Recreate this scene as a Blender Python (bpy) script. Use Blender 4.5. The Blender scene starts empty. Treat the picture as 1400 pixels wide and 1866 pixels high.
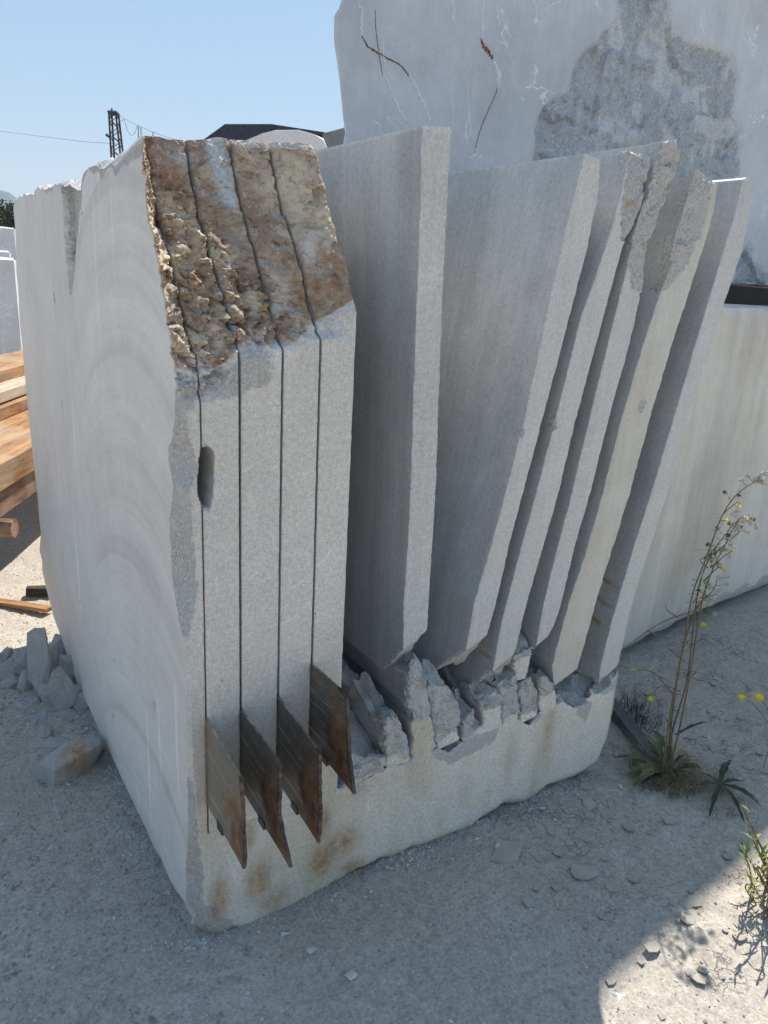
import bpy, bmesh, math, random
import numpy as np
from mathutils import Vector, Matrix
random.seed(7); rng = np.random.default_rng(7)
scene = bpy.context.scene
COL = scene.collection

# ------------------------------------------------------------------ camera
FPX, YAW, PITCH, ROLL = 1366.65, 0.983166, 0.294798, 0.055276
CAM = np.array([-0.51712, -1.48603, 1.6])
_f = np.array([math.cos(YAW)*math.cos(PITCH), math.sin(YAW)*math.cos(PITCH), -math.sin(PITCH)])
_r = np.cross(_f, [0, 0, 1]); _r /= np.linalg.norm(_r); _u = np.cross(_r, _f)
CR = _r*math.cos(ROLL)+_u*math.sin(ROLL); CU = -_r*math.sin(ROLL)+_u*math.cos(ROLL); CF = _f
cam_d = bpy.data.cameras.new('camera'); cam = bpy.data.objects.new('camera', cam_d); COL.objects.link(cam)
cam_d.lens = FPX/1866*36; cam_d.sensor_width = 36; cam_d.clip_start = 0.05; cam_d.clip_end = 12000
cam.matrix_world = Matrix(((CR[0], CU[0], -CF[0], CAM[0]), (CR[1], CU[1], -CF[1], CAM[1]), (CR[2], CU[2], -CF[2], CAM[2]), (0, 0, 0, 1)))
scene.camera = cam
# ------------------------------------------------------------------ sky, sun, exposure
SUN_AZ, SUN_EL = math.radians(36.0), math.radians(51.5)      # azimuth from +X towards +Y
w = bpy.data.worlds.new('World'); scene.world = w; w.use_nodes = True
nt = w.node_tree; bg = nt.nodes['Background']
sky = nt.nodes.new('ShaderNodeTexSky'); sky.sky_type = 'NISHITA'; sky.sun_disc = False
sky.sun_elevation = SUN_EL; sky.sun_rotation = math.pi/2-SUN_AZ
sky.altitude = 300; sky.air_density = 1.0; sky.dust_density = 0.3; sky.ozone_density = 1.5
gm_ = nt.nodes.new('ShaderNodeGamma'); gm_.inputs[1].default_value = 0.36; nt.links.new(sky.outputs[0], gm_.inputs[0])   # softens the glare round the sun
hs = nt.nodes.new('ShaderNodeHueSaturation'); hs.inputs['Saturation'].default_value = 1.9; hs.inputs['Value'].default_value = 1.06; nt.links.new(gm_.outputs[0], hs.inputs['Color'])
nt.links.new(hs.outputs[0], bg.inputs[0]); bg.inputs[1].default_value = 0.15
sd = bpy.data.lights.new('sun', 'SUN'); so = bpy.data.objects.new('sun', sd); COL.objects.link(so)
sd.energy = 2.7; sd.angle = math.radians(0.5); sd.color = (1.0, 0.95, 0.87)
SDIR = Vector((math.cos(SUN_AZ)*math.cos(SUN_EL), math.sin(SUN_AZ)*math.cos(SUN_EL), math.sin(SUN_EL)))
so.rotation_euler = SDIR.to_track_quat('Z', 'Y').to_euler(); so.location = (4, 4, 8)
scene.view_settings.view_transform = 'Standard'; scene.view_settings.look = 'None'
scene.view_settings.gamma = 1; scene.view_settings.use_curve_mapping = False
scene.view_settings.exposure = 1.5

# ------------------------------------------------------------------ helpers
def ray(px, py):
    d = CF*FPX+CR*(px-700)-CU*(py-933); return d/np.linalg.norm(d)
def on(px, py, ax, v):                    # where the sight line meets the plane axis = v
    d = ray(px, py); return CAM+d*(v-CAM[ax])/d[ax]
def onp(px, py, P0, n):
    d = ray(px, py); n = np.array(n, float); return CAM+d*(np.dot(np.array(P0)-CAM, n)/np.dot(d, n))
def at(px, py, dist):                     # point at a distance from the camera
    return CAM+ray(px, py)*dist
GZ = -0.062                               # ground level round the block
def gr(px, py): return on(px, py, 2, GZ)

def _h(ix, iy, iz, s):
    n = (ix.astype(np.int64)*374761393+iy.astype(np.int64)*668265263+iz.astype(np.int64)*2147483647+s*974634777) & 0xffffffff
    n = ((n ^ (n >> 13))*1274126177) & 0xffffffff
    n = ((n ^ (n >> 15))*2246822519) & 0xffffffff
    return ((n ^ (n >> 16)) & 0xffffff)/float(0xffffff)*2-1
def vn(P, f=1., s=0):
    Q = np.asarray(P, float)*f; i = np.floor(Q).astype(np.int64); t = Q-i; t = t*t*t*(t*(t*6-15)+10)
    x, y, z = i[..., 0], i[..., 1], i[..., 2]; a, b, c = t[..., 0], t[..., 1], t[..., 2]
    L = lambda p, q, k: p+(q-p)*k
    return L(L(L(_h(x, y, z, s), _h(x+1, y, z, s), a), L(_h(x, y+1, z, s), _h(x+1, y+1, z, s), a), b),
             L(L(_h(x, y, z+1, s), _h(x+1, y, z+1, s), a), L(_h(x, y+1, z+1, s), _h(x+1, y+1, z+1, s), a), b), c)
def fbm(P, f=1., o=4, g=.5, s=0):
    r = 0; a = 1; tot = 0
    for k in range(o): r = r+a*vn(P, f*2.03**k, s+k*17); tot += a; a *= g
    return r/tot
def rdg(P, f=1., o=4, g=.5, s=0):
    r = 0; a = 1; tot = 0
    for k in range(o): r = r+a*(1-2*np.abs(vn(P, f*2.03**k, s+k*17))); tot += a; a *= g
    return r/tot
def facets(u, v, size, tilt, s=0):
    """relief of flat, randomly tilted splinter faces (2-D cells)"""
    u, v = np.asarray(u)/size, np.asarray(v)/size; iu, iv = np.floor(u).astype(np.int64), np.floor(v).astype(np.int64); best = np.full(u.shape, 9.); out = np.zeros(u.shape); z = iu*0
    for a in (-1, 0, 1):
        for b in (-1, 0, 1):
            cu, cv = iu+a, iv+b; pu = cu+.5+.48*_h(cu, cv, z, s); pv = cv+.5+.48*_h(cu, cv, z, s+1); du, dv = u-pu, v-pv; d = du*du+dv*dv
            h = (_h(cu, cv, z, s+2)*du+_h(cu, cv, z, s+3)*dv)*tilt+_h(cu, cv, z, s+4)*.22*tilt; k = d < best; out = np.where(k, h, out); best = np.where(k, d, best)
    return out*size
def ss(x, a, b):
    t = np.clip((np.asarray(x, float)-a)/(b-a), 0, 1); return t*t*(3-2*t)
def V3(x, y, z):
    x, y, z = np.broadcast_arrays(x, y, z); return np.stack([x, y, z], -1).astype(float)

def tag(o, label=None, cat=None, group=None, kind=None):
    if label: o['label'] = label
    if cat: o['category'] = cat
    if group: o['group'] = group
    if kind: o['kind'] = kind
    return o
def empty(name, loc=(0, 0, 0), rz=0):
    o = bpy.data.objects.new(name, None); COL.objects.link(o); o.location = loc; o.rotation_euler.z = rz; o.empty_display_size = .1; return o
def link(name, me, mats, parent=None, loc=None):
    o = bpy.data.objects.new(name, me); COL.objects.link(o)
    for m in (mats if isinstance(mats, (list, tuple)) else [mats]): me.materials.append(m)
    if parent is not None: o.parent = parent
    if loc is not None: o.location = loc
    return o
def mk(name, V, F, mats, parent=None, mask=None, midx=None, smooth=None, loc=None):
    """mesh object from arrays; with a parent Empty the points are given in world space and moved to its frame"""
    V = np.asarray(V, float)
    if parent is not None and loc is None:
        V = V-np.array(parent.location)
        if parent.parent is not None: V = V-np.array(parent.parent.location)
    if loc is not None: V = V-np.array(loc)
    me = bpy.data.meshes.new(name); me.from_pydata(V.tolist(), [], [list(map(int, f)) for f in F])
    if mask is not None:
        a = me.color_attributes.new('mask', 'FLOAT_COLOR', 'POINT'); a.data.foreach_set('color', np.asarray(mask, np.float32).ravel())
    if midx is not None: me.polygons.foreach_set('material_index', np.asarray(midx, np.int32))
    if smooth is not None:
        me.polygons.foreach_set('use_smooth', np.ones(len(F), bool)); me.set_sharp_from_angle(angle=math.radians(smooth))
    me.update()
    return link(name, me, mats, parent, loc)

class Grids:
    """collects grids of points; welds equal corners"""
    def __init__(s): s.P = []; s.F = []; s.M = []; s.n = 0
    def grid(s, G, flip=False, mi=0):
        a, b = G.shape[:2]; I = np.arange(a*b).reshape(a, b)+s.n
        q = np.stack([I[:-1, :-1], I[:-1, 1:], I[1:, 1:], I[1:, :-1]], -1).reshape(-1, 4)
        if flip: q = q[:, ::-1]
        s.P.append(G.reshape(-1, 3)); s.F.append(q); s.M.append(np.full(len(q), mi)); s.n += a*b
    def arrays(s, weld=True):
        P = np.concatenate(s.P); F = np.concatenate(s.F); M = np.concatenate(s.M)
        if weld:
            k = np.round(P*2e5).astype(np.int64); _, idx, inv = np.unique(k, axis=0, return_index=True, return_inverse=True)
            P = P[idx]; F = inv.reshape(-1)[F]
        fs = []; ms = []
        for f, m in zip(F.tolist(), M.tolist()):
            g = [f[0]]
            for v in f[1:]:
                if v != g[-1]: g.append(v)
            if g[0] == g[-1] and len(g) > 1: g.pop()
            if len(set(g)) == len(g) and len(g) > 2: fs.append(g); ms.append(m)
        return P, fs, ms

def solid(name, P, Q, ts, mats, parent, disp=None, mask=None, front_mi=0, side_mi=0, smooth=35, nb=None, label=None):
    """closed solid between a front grid P[v,u] and a back grid Q[v,u] (v upwards, u to the right)"""
    ts = np.asarray(ts, float); nt_ = len(ts); g = Grids()
    T = ts[None, :, None]
    lf = P[:, None, 0]*(1-T)+Q[:, None, 0]*T
    rt = P[:, None, -1]*(1-T)+Q[:, None, -1]*T
    top = P[None, -1]*(1-ts[:, None, None])+Q[None, -1]*ts[:, None, None]
    bot = P[None, 0]*(1-ts[:, None, None])+Q[None, 0]*ts[:, None, None]
    g.grid(P, False, front_mi); g.grid(lf, True, side_mi); g.grid(rt, False, side_mi)
    g.grid(top, False, side_mi); g.grid(bot, True, side_mi); g.grid(Q, True, side_mi)
    V, F, M = g.arrays()
    V0 = V.copy(); mk_ = mask(V0) if mask else None
    if disp: V = V+disp(V0, mk_)
    o = mk(name, V, F, mats, parent, mk_, M, smooth)
    if label: o['label'] = label
    return o

def box(c, s, rz=0, jit=0, taper=None):
    """eight corners and six faces of a box, centre c, size s"""
    c = np.array(c, float); h = np.array(s, float)/2
    V = np.array([[x, y, z] for z in (-1, 1) for y in (-1, 1) for x in (-1, 1)], float)*h
    if jit: V += rng.uniform(-jit, jit, V.shape)
    ca, sa = math.cos(rz), math.sin(rz); V = V@np.array([[ca, sa, 0], [-sa, ca, 0], [0, 0, 1]])+c
    return V, [[0, 2, 3, 1], [4, 5, 7, 6], [0, 1, 5, 4], [2, 6, 7, 3], [0, 4, 6, 2], [1, 3, 7, 5]]
def join(parts):
    V = []; F = []; n = 0
    for v, f in parts:
        V.append(np.asarray(v, float)); F += [[i+n for i in q] for q in f]; n += len(v)
    return np.concatenate(V), F
def tube(pts, r, n=5):
    pts = np.asarray(pts, float); r = np.broadcast_to(r, len(pts)).astype(float); V = []; F = []
    for i, p in enumerate(pts):
        d = pts[min(i+1, len(pts)-1)]-pts[max(i-1, 0)]; d /= (np.linalg.norm(d)+1e-9)
        a = np.cross(d, [0.3, 0.2, 1] if abs(d[2]) < .9 else [1, 0, 0]); a /= np.linalg.norm(a); b = np.cross(d, a)
        for k in range(n):
            t = 2*math.pi*k/n; V.append(p+r[i]*(a*math.cos(t)+b*math.sin(t)))
    for i in range(len(pts)-1):
        for k in range(n): F.append([i*n+k, i*n+(k+1) % n, (i+1)*n+(k+1) % n, (i+1)*n+k])
    F.append(list(range(n))[::-1]); F.append([(len(pts)-1)*n+k for k in range(n)])
    return np.array(V), F
def smoothpath(pts, n=4):
    pts = np.asarray(pts, float); out = []
    for i in range(len(pts)-1):
        p0, p1, p2, p3 = pts[max(i-1, 0)], pts[i], pts[i+1], pts[min(i+2, len(pts)-1)]
        for k in range(n):
            t = k/n; out.append(.5*((2*p1)+(p2-p0)*t+(2*p0-5*p1+4*p2-p3)*t*t+(3*p1-p0-3*p2+p3)*t**3))
    out.append(pts[-1]); return np.array(out)
def bevel_rock(pts, bev=.004, name='rock', seed=0):
    """angular broken stone: convex hull of points, bevelled, faces slightly dented"""
    bm = bmesh.new()
    for p in pts: bm.verts.new(p)
    r = bmesh.ops.convex_hull(bm, input=bm.verts[:])
    dead = list({g for g in r['geom_interior']+r['geom_unused'] if isinstance(g, bmesh.types.BMVert) and g.is_valid})
    bmesh.ops.delete(bm, geom=dead, context='VERTS')
    bmesh.ops.dissolve_limit(bm, angle_limit=.12, verts=bm.verts[:], edges=bm.edges[:])
    if bev: bmesh.ops.bevel(bm, geom=bm.edges[:], offset=bev, segments=1, affect='EDGES', clamp_overlap=True)
    bmesh.ops.triangulate(bm, faces=bm.faces[:])
    me = bpy.data.meshes.new(name); bm.to_mesh(me); bm.free(); return me

# ------------------------------------------------------------------ node helpers
class NT:
    def __init__(s, name):
        s.m = bpy.data.materials.new(name); s.m.use_nodes = True; s.t = s.m.node_tree; s.b = s.t.nodes['Principled BSDF']
        s.co = s.t.nodes.new('ShaderNodeTexCoord').outputs['Object']
    def n(s, ty, **k):
        x = s.t.nodes.new(ty)
        for a, v in k.items(): setattr(x, a, v)
        return x
    def put(s, sock, v):
        if isinstance(v, bpy.types.NodeSocket): s.t.links.new(v, sock)
        elif v is not None:
            if sock.type == 'RGBA' and not isinstance(v, (int, float)) and len(v) == 3: v = (*v, 1)
            sock.default_value = v
    def math(s, op, a, b=None, c=None, clamp=False):
        x = s.n('ShaderNodeMath', operation=op, use_clamp=clamp)
        for i, v in enumerate((a, b, c)): s.put(x.inputs[i], v)
        return x.outputs[0]
    def add(s, a, b): return s.math('ADD', a, b)
    def mul(s, a, b): return s.math('MULTIPLY', a, b)
    def map(s, v, sc=(1, 1, 1), loc=(0, 0, 0)):
        x = s.n('ShaderNodeMapping'); s.put(x.inputs[0], v); x.inputs['Scale'].default_value = sc; x.inputs['Location'].default_value = loc; return x.outputs[0]
    def noise(s, v=None, sc=5., det=3., ro=.5, dist=0.):
        x = s.n('ShaderNodeTexNoise'); s.put(x.inputs['Vector'], v or s.co); x.inputs['Scale'].default_value = sc
        x.inputs['Detail'].default_value = det; x.inputs['Roughness'].default_value = ro; x.inputs['Distortion'].default_value = dist; return x.outputs[0]
    def vor(s, v=None, sc=5., feat='F1', out=0, rand=1.):
        x = s.n('ShaderNodeTexVoronoi', feature=feat); s.put(x.inputs['Vector'], v or s.co); x.inputs['Scale'].default_value = sc
        x.inputs['Randomness'].default_value = rand; return x.outputs[out]
    def rng(s, v, a, b, c=0., d=1., smooth=True):
        x = s.n('ShaderNodeMapRange', interpolation_type='SMOOTHSTEP' if smooth else 'LINEAR'); s.put(x.inputs[0], v)
        for i, q in enumerate((a, b, c, d)): s.put(x.inputs[i+1], q)
        return x.outputs[0]
    def mix(s, f, a, b, mode='MIX'):
        x = s.n('ShaderNodeMix', data_type='RGBA', blend_type=mode); s.put(x.inputs[0], f); s.put(x.inputs[6], a); s.put(x.inputs[7], b); return x.outputs[2]
    def sep(s, v):
        x = s.n('ShaderNodeSeparateXYZ'); s.put(x.inputs[0], v); return x.outputs
    def comb(s, a, b, c):
        x = s.n('ShaderNodeCombineXYZ'); [s.put(x.inputs[i], q) for i, q in enumerate((a, b, c))]; return x.outputs[0]
    def attr(s, name='mask'):
        x = s.n('ShaderNodeAttribute', attribute_name=name); y = s.n('ShaderNodeSeparateColor'); s.t.links.new(x.outputs['Color'], y.inputs[0])
        return y.outputs[0], y.outputs[1], y.outputs[2], x.outputs['Alpha']
    def bump(s, h, dist=.002, st=1., nrm=None):
        x = s.n('ShaderNodeBump'); s.put(x.inputs['Height'], h); x.inputs['Distance'].default_value = dist; s.put(x.inputs['Strength'], st)
        if nrm is not None: s.put(x.inputs['Normal'], nrm)
        return x.outputs[0]
    def done(s, col, rough=.8, nrm=None, spec=.3, metal=0.):
        s.put(s.b.inputs['Base Color'], col); s.put(s.b.inputs['Roughness'], rough); s.put(s.b.inputs['Metallic'], metal)
        s.b.inputs['Specular IOR Level'].default_value = spec
        if nrm is not None: s.put(s.b.inputs['Normal'], nrm)
        return s.m

def stone(name, c1, c2, speck=.14, arcs=False, streak=.0, scratch=False, pits=0., warm=0., fine=1., swirl=0., vein=.0, rc=((.30, .288, .268), (.68, .655, .615), (.48, .46, .43)), rsc=150, low=False):
    N = NT(name); r, b, o, e = N.attr()
    big = N.noise(sc=2.2, det=4, dist=.4); mid = N.noise(sc=14, det=4, ro=.6); grain = N.noise(sc=230, det=2, ro=.7); g2 = N.noise(sc=90, det=3, ro=.65)
    col = N.mix(N.rng(big, .3, .7), c1, c2)
    v = N.add(N.mul(N.rng(grain, .25, .75, -1, 1, False), speck), N.mul(N.rng(g2, .3, .7, -1, 1, False), speck*.6))
    v = N.add(v, N.mul(N.rng(mid, .3, .7, -1, 1, False), .05))
    h = grain
    if streak:
        st = N.noise(N.map(N.co, (60, 60, 1.6)), sc=1, det=4, ro=.6); st2 = N.noise(N.map(N.co, (12, 12, .7)), sc=1, det=3)
        v = N.add(v, N.mul(N.rng(st, .3, .7, -1, 1, False), streak)); v = N.add(v, N.mul(N.rng(st2, .3, .7, -1, 1, False), streak*.9))
        bnd = N.noise(N.map(N.co, (1.2, 5.5, .45)), sc=1, det=2.5, dist=.3); v = N.add(v, N.mul(N.rng(bnd, .35, .65, -1, 1), streak*1.3))
        scf = N.mul(N.rng(N.noise(N.map(N.co, (40, 26, 120)), sc=1, det=3), .58, .68), N.rng(N.noise(sc=4.5, det=2), .66, .72)); v = N.add(v, N.mul(scf, .22))
        h = N.add(h, N.mul(st, .8))
    if arcs:                                           # overlapping arcs left by the big disc saw
        x = N.sep(N.co); dy = N.math('SUBTRACT', x[1], .42)
        s2 = N.math('SUBTRACT', .75**2, N.mul(dy, dy)); s2 = N.math('SQRT', N.math('MAXIMUM', s2, 0.0))
        hh = N.math('SUBTRACT', x[2], s2)
        dw = N.add(hh, N.mul(N.noise(sc=1.5, det=2), .06))
        a1 = N.noise(N.comb(N.mul(dw, 7.5), 0, 0), sc=1, det=1.5, ro=.5); a2 = N.noise(N.comb(N.mul(dw, 60), N.mul(x[1], 1.5), 0), sc=1, det=2)
        inside = N.rng(N.math('ABSOLUTE', dy), .70, .30)
        band = N.mul(N.rng(a1, .56, .66), N.rng(a1, .76, .66))
        v = N.math('SUBTRACT', v, N.mul(N.mul(band, inside), .12)); v = N.add(v, N.mul(N.mul(N.rng(a2, .3, .7, -1, 1, False), inside), .045))
        v = N.add(v, N.mul(N.mul(N.rng(a1, .35, .5, 1, 0), inside), .07))
        h = N.add(h, N.mul(a2, .6))
    if pits:
        pv = N.noise(N.map(N.co, (1, 1, .35)), sc=95, det=2, ro=.5); pm = N.noise(sc=6, det=2)
        pit = N.rng(pv, .715, .76); pit = N.mul(pit, N.rng(pm, .35, .6)); pit = N.mul(pit, pits)
        col = N.mix(pit, col, (.06, .055, .05)); h = N.math('SUBTRACT', h, N.mul(pit, 2))
    if warm:
        wn = N.noise(N.map(N.co, (5, 5, 1.3)), sc=1, det=5, ro=.6); z = N.sep(N.co)[2]
        wm = N.mul(N.rng(wn, .42, .68), warm)
        if low: wm = N.mul(wm, N.rng(z, .85, .35)); col = N.mix(N.mul(N.rng(z, .75, .25), .6), col, (.70, .64, .535))  # stone lightened and warmed towards the foot: bounced ground light put into the colour
        col = N.mix(wm, col, (.46, .40, .27))
    if swirl:
        sw = N.noise(N.map(N.co, (1, 1, 1)), sc=1.6, det=6, ro=.6, dist=1.5); col = N.mix(N.mul(N.rng(sw, .45, .65), swirl), col, (.66, .66, .67))
        sk = N.noise(sc=3.3, det=5, ro=.7, dist=2.2); col = N.mix(N.mul(N.rng(sk, .6, .8), swirl*.5), col, (.36, .37, .39))
    if vein:
        vv = N.noise(sc=1.7, det=4, ro=.55, dist=.6); vl = N.rng(N.math('ABSOLUTE', N.math('SUBTRACT', vv, .5)), .006, .0)
        vl = N.mul(vl, N.rng(N.noise(sc=2.6, det=2), .45, .6)); v = N.add(v, N.mul(vl, vein))
    if scratch:
        sn = N.noise(N.map(N.add_v(N.co, .03) if hasattr(N, 'add_v') else N.co, (30, 26, .55)), sc=1, det=2.5, ro=.6, dist=.12)
        sm = N.noise(N.map(N.co, (3, 3, 1.6)), sc=1, det=3)
        sc_ = N.mul(N.rng(sn, .60, .68), N.rng(sm, .42, .58)); v = N.add(v, N.mul(sc_, .26))
        f2 = N.noise(N.map(N.co, (150, 150, 3.)), sc=1, det=2); v = N.add(v, N.mul(N.mul(N.rng(f2, .62, .72), N.rng(sm, .4, .7)), .16))
    # broken faces: sparkling, contrasty, greyer
    rn = N.noise(sc=rsc, det=5, ro=.8); rn2 = N.noise(sc=26, det=4, ro=.6)
    rcol = N.mix(N.rng(rn, .36, .66), rc[0], rc[1]); rcol = N.mix(N.rng(rn2, .3, .75, 0, .8), rcol, rc[2]); rcol = N.mix(N.rng(N.noise(sc=7, det=4, ro=.6), .55, .75, 0, .6), rcol, rc[1])
    # brown weathered skin
    bn = N.noise(sc=11, det=6, ro=.68, dist=.3); bn2 = N.noise(sc=60, det=5, ro=.75); bn3 = N.noise(sc=5, det=3)
    bcol = N.mix(N.rng(bn, .32, .66), (.33, .205, .135), (.70, .575, .42)); bcol = N.mix(N.rng(bn3, .42, .62, 0, .65), bcol, (.33, .225, .16))
    bcol = N.mix(N.rng(bn2, .54, .66, 0, .85), bcol, (.66, .60, .51)); bcol = N.mix(N.rng(bn2, .46, .34, 0, .5), bcol, (.13, .085, .06))
    # rust
    on_ = N.noise(sc=40, det=4, ro=.7); ocol = N.mix(N.rng(on_, .3, .7), (.20, .10, .045), (.50, .33, .17))
    val = N.math('ADD', v, 1.0); xx = N.n('ShaderNodeVectorMath', operation='SCALE'); N.put(xx.inputs[0], col); N.put(xx.inputs['Scale'], val); col = xx.outputs[0]
    jr = N.rng(N.add(r, N.mul(N.rng(N.noise(sc=45, det=5, ro=.75), .3, .7, -1, 1, False), .42)), .38, .58)
    col = N.mix(jr, col, rcol)
    jb = N.rng(N.add(b, N.mul(N.rng(bn, .3, .7, -1, 1, False), .25)), .35, .6)
    col = N.mix(jb, col, bcol)
    jo = N.mul(o, N.rng(N.noise(N.map(N.co, (1, 1, .35)), sc=20, det=5, ro=.7), .05, .6)); col = N.mix(jo, col, ocol)
    je = N.mul(e, N.rng(g2, .3, .6)); col = N.mix(je, col, (.74, .73, .71))
    n1 = N.bump(h, .0012*fine, .6)
    rh = N.add(N.mul(N.noise(sc=70, det=5, ro=.7), 1.), N.mul(rn, .3))
    n2 = N.bump(rh, .006, N.mul(jr, .9), n1)
    return N.done(col, N.rng(jr, 0, 1, .62 if arcs or scratch else .74, .9, False), n2, .35)

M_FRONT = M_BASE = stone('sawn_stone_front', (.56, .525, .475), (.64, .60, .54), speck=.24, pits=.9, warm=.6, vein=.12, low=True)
M_LEFT = stone('disc_sawn_stone', (.62, .585, .545), (.69, .655, .61), speck=.07, arcs=True, scratch=True, fine=.5)
M_SLAB = stone('slab_face_stone', (.41, .405, .395), (.49, .485, .475), speck=.17, streak=.07, fine=.8)
M_SLABF = stone('slab_edge_stone', (.52, .50, .47), (.59, .57, .535), speck=.19, pits=.3, streak=.04, warm=.12)
M_BACK = stone('far_block_stone', (.52, .52, .535), (.60, .60, .615), speck=.05, streak=.03, swirl=.45, fine=1, rc=((.30, .308, .325), (.64, .645, .66), (.41, .418, .435)), rsc=60, vein=.5)
M_LOW = stone('yellowed_block_stone', (.60, .555, .475), (.69, .64, .55), speck=.05, streak=.07, warm=.4, swirl=.2)

def simple(name, c1, c2, sc=20, rough=.8, bump=.001, metal=0, det=4, stretch=(1, 1, 1), spec=.3):
    N = NT(name); n = N.noise(N.map(N.co, stretch), sc=sc, det=det, ro=.65)
    return N.done(N.mix(N.rng(n, .3, .7), c1, c2), rough, N.bump(n, bump, .8), spec, metal)

# ------------------------------------------------------------------ ground
def ground_mat():
    N = NT('quarry_yard_ground'); r, b, o, e = N.attr()
    big = N.noise(sc=.9, det=5, ro=.6); mid = N.noise(sc=9, det=5, ro=.65); fi = N.noise(sc=95, det=4, ro=.75); f2 = N.noise(sc=34, det=4, ro=.7)
    col = N.mix(N.rng(big, .3, .7), (.405, .36, .305), (.485, .435, .37)); col = N.mix(N.rng(mid, .35, .7, 0, .5), col, (.37, .335, .285))
    v = N.add(N.mul(N.rng(fi, .3, .7, -1, 1, False), .3), N.mul(N.rng(f2, .3, .7, -1, 1, False), .14))
    gv = N.vor(sc=120, rand=1.); gm = N.vor(sc=120, out=1); gs = N.n('ShaderNodeSeparateColor'); N.put(gs.inputs[0], gm)
    peb = N.mul(N.rng(gv, .32, .22), N.rng(gs.outputs[0], .80, .84)); v = N.add(v, N.mul(peb, .35))
    dk = N.mul(N.rng(gv, .35, .25), N.rng(gs.outputs[1], .88, .9)); v = N.math('SUBTRACT', v, N.mul(dk, .4))
    # dried mud cracks towards the tall weed
    wv = N.n('ShaderNodeVectorMath', operation='ADD'); N.put(wv.inputs[0], N.co)
    nn = N.n('ShaderNodeTexNoise'); nn.inputs['Scale'].default_value = 9; nn.inputs['Detail'].default_value = 5; N.put(nn.inputs['Vector'], N.co)
    sc = N.n('ShaderNodeVectorMath', operation='SCALE'); N.put(sc.inputs[0], nn.outputs['Color']); sc.inputs['Scale'].default_value = .16; N.put(wv.inputs[1], sc.outputs[0])
    ck = N.vor(wv.outputs[0], sc=8.5, feat='DISTANCE_TO_EDGE'); ck2 = N.vor(wv.outputs[0], sc=23, feat='DISTANCE_TO_EDGE')
    cm = N.rng(N.noise(sc=3.2, det=3), .56, .68)
    crack = N.mul(N.mul(N.rng(ck, .03, .006), N.mul(cm, .6)), r); crack2 = N.mul(N.mul(N.rng(ck2, .06, .01), N.rng(N.noise(sc=5, det=2), .56, .68)), r)
    cr = N.math('MAXIMUM', crack, N.mul(crack2, .7))
    x = N.n('ShaderNodeVectorMath', operation='SCALE'); N.put(x.inputs[0], col); N.put(x.inputs['Scale'], N.add(v, 1.)); col = x.outputs[0]
    col = N.mix(N.mul(cr, .55), col, (.12, .11, .10)); col = N.mix(N.mul(o, .8), col, (.38, .345, .29))
    h = N.add(N.add(N.mul(f2, 1.), N.mul(fi, .5)), N.mul(peb, .35)); h = N.math('SUBTRACT', h, N.mul(cr, 1.3))
    return N.done(col, .95, N.bump(h, .0055, .8), .15)
M_GROUND = ground_mat()

def axis_grid(lo, hi, step, far, grow=1.22):
    a = list(np.arange(lo, hi, step)); s = step; x = a[-1]
    while x < far: s *= grow; x += s; a.append(x)
    s = step; x = a[0]; b = []
    while x > -far: s *= grow; x -= s; b.append(x)
    return np.array(b[::-1]+a)
gx = axis_grid(-1.3, 3.2, .016, 4000); gy = axis_grid(-1.2, 3.0, .016, 4000)
X, Y = np.meshgrid(gx, gy)
def ground_h(X, Y):
    P = V3(X, Y, 0*X); near = 1/(1+((np.abs(X)+np.abs(Y))/14)**2)
    h = .022*fbm(P, .8, 3, .5, 3)+.008*fbm(P, 5, 4, .6, 5)+.0045*rdg(P, 22, 3, .6, 9)
    h += .006*ss(vn(P, 30, 21), .45, .9)
    crk = ss(X, .7, 1.2)*ss(-Y, -.9, -.2)
    h += crk*.008*rdg(P, 14, 3, .6, 31)
    return GZ+h*near
Zg = ground_h(X, Y)
g = Grids(); g.grid(V3(X, Y, Zg)); Vg, Fg, Mg = g.arrays(False)
gm = np.zeros((len(Vg), 4)); gm[:, 0] = ss(Vg[:, 0], .75, 1.15)*ss(Vg[:, 1], 3, 1.5); gm[:, 2] = 0
o = mk('ground', Vg, Fg, M_GROUND, None, gm, None, None); o.data.polygons.foreach_set('use_smooth', np.ones(len(Fg), bool)); tag(o, kind='structure')
def gh(x, y): return float(ground_h(np.array([x]), np.array([y]))[0])

# ------------------------------------------------------------------ sawn block with four deep cuts
XL = -0.033; KX = [0.008, 0.094, 0.192, 0.283]; XR1 = 0.371; KW = .003; ZK = .285; WY = 2.12; ZT = 1.895
kpx = [[(367.6, 773), (366.6, 734), (358.6, 692), (349, 631), (336, 590), (315, 493), (294, 413), (278, 348.6), (268.6, 294), (260.5, 250.5)],
       [(440.5, 702), (435.7, 654), (422.8, 605.7), (403.6, 528.5), (384, 458), (368, 400), (355, 348.6), (345.7, 294), (337.7, 252)],
       [(514.4, 670), (514.4, 638), (503, 596), (484, 528.5), (469.4, 477), (451.8, 416), (440.5, 374), (426, 300), (416.4, 252)],
       [(583, 640), (582.6, 618.5), (578.7, 605.7), (561, 538), (551, 493), (538.5, 438.6), (516, 384), (503, 332.5), (489.7, 252)],
       [(645, 570), (644.6, 544.6), (628.6, 464), (609, 410), (593, 342), (580, 284), (566, 252)],
       [(330, 750), (322, 690), (312, 620), (300, 540), (285, 460), (275, 400), (266, 340), (260, 252)]]
kxs = KX+[XR1]+[XL]; prof = []
for kx, pl in zip(kxs, kpx):
    q = np.array([on(a, b, 0, kx) for a, b in pl]); z = q[:, 2]; y = np.clip(q[:, 1], 0, None); y[0] = 0
    if y[1] < .012: y[1] = 0
    prof.append((z, np.maximum.accumulate(y)))
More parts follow.
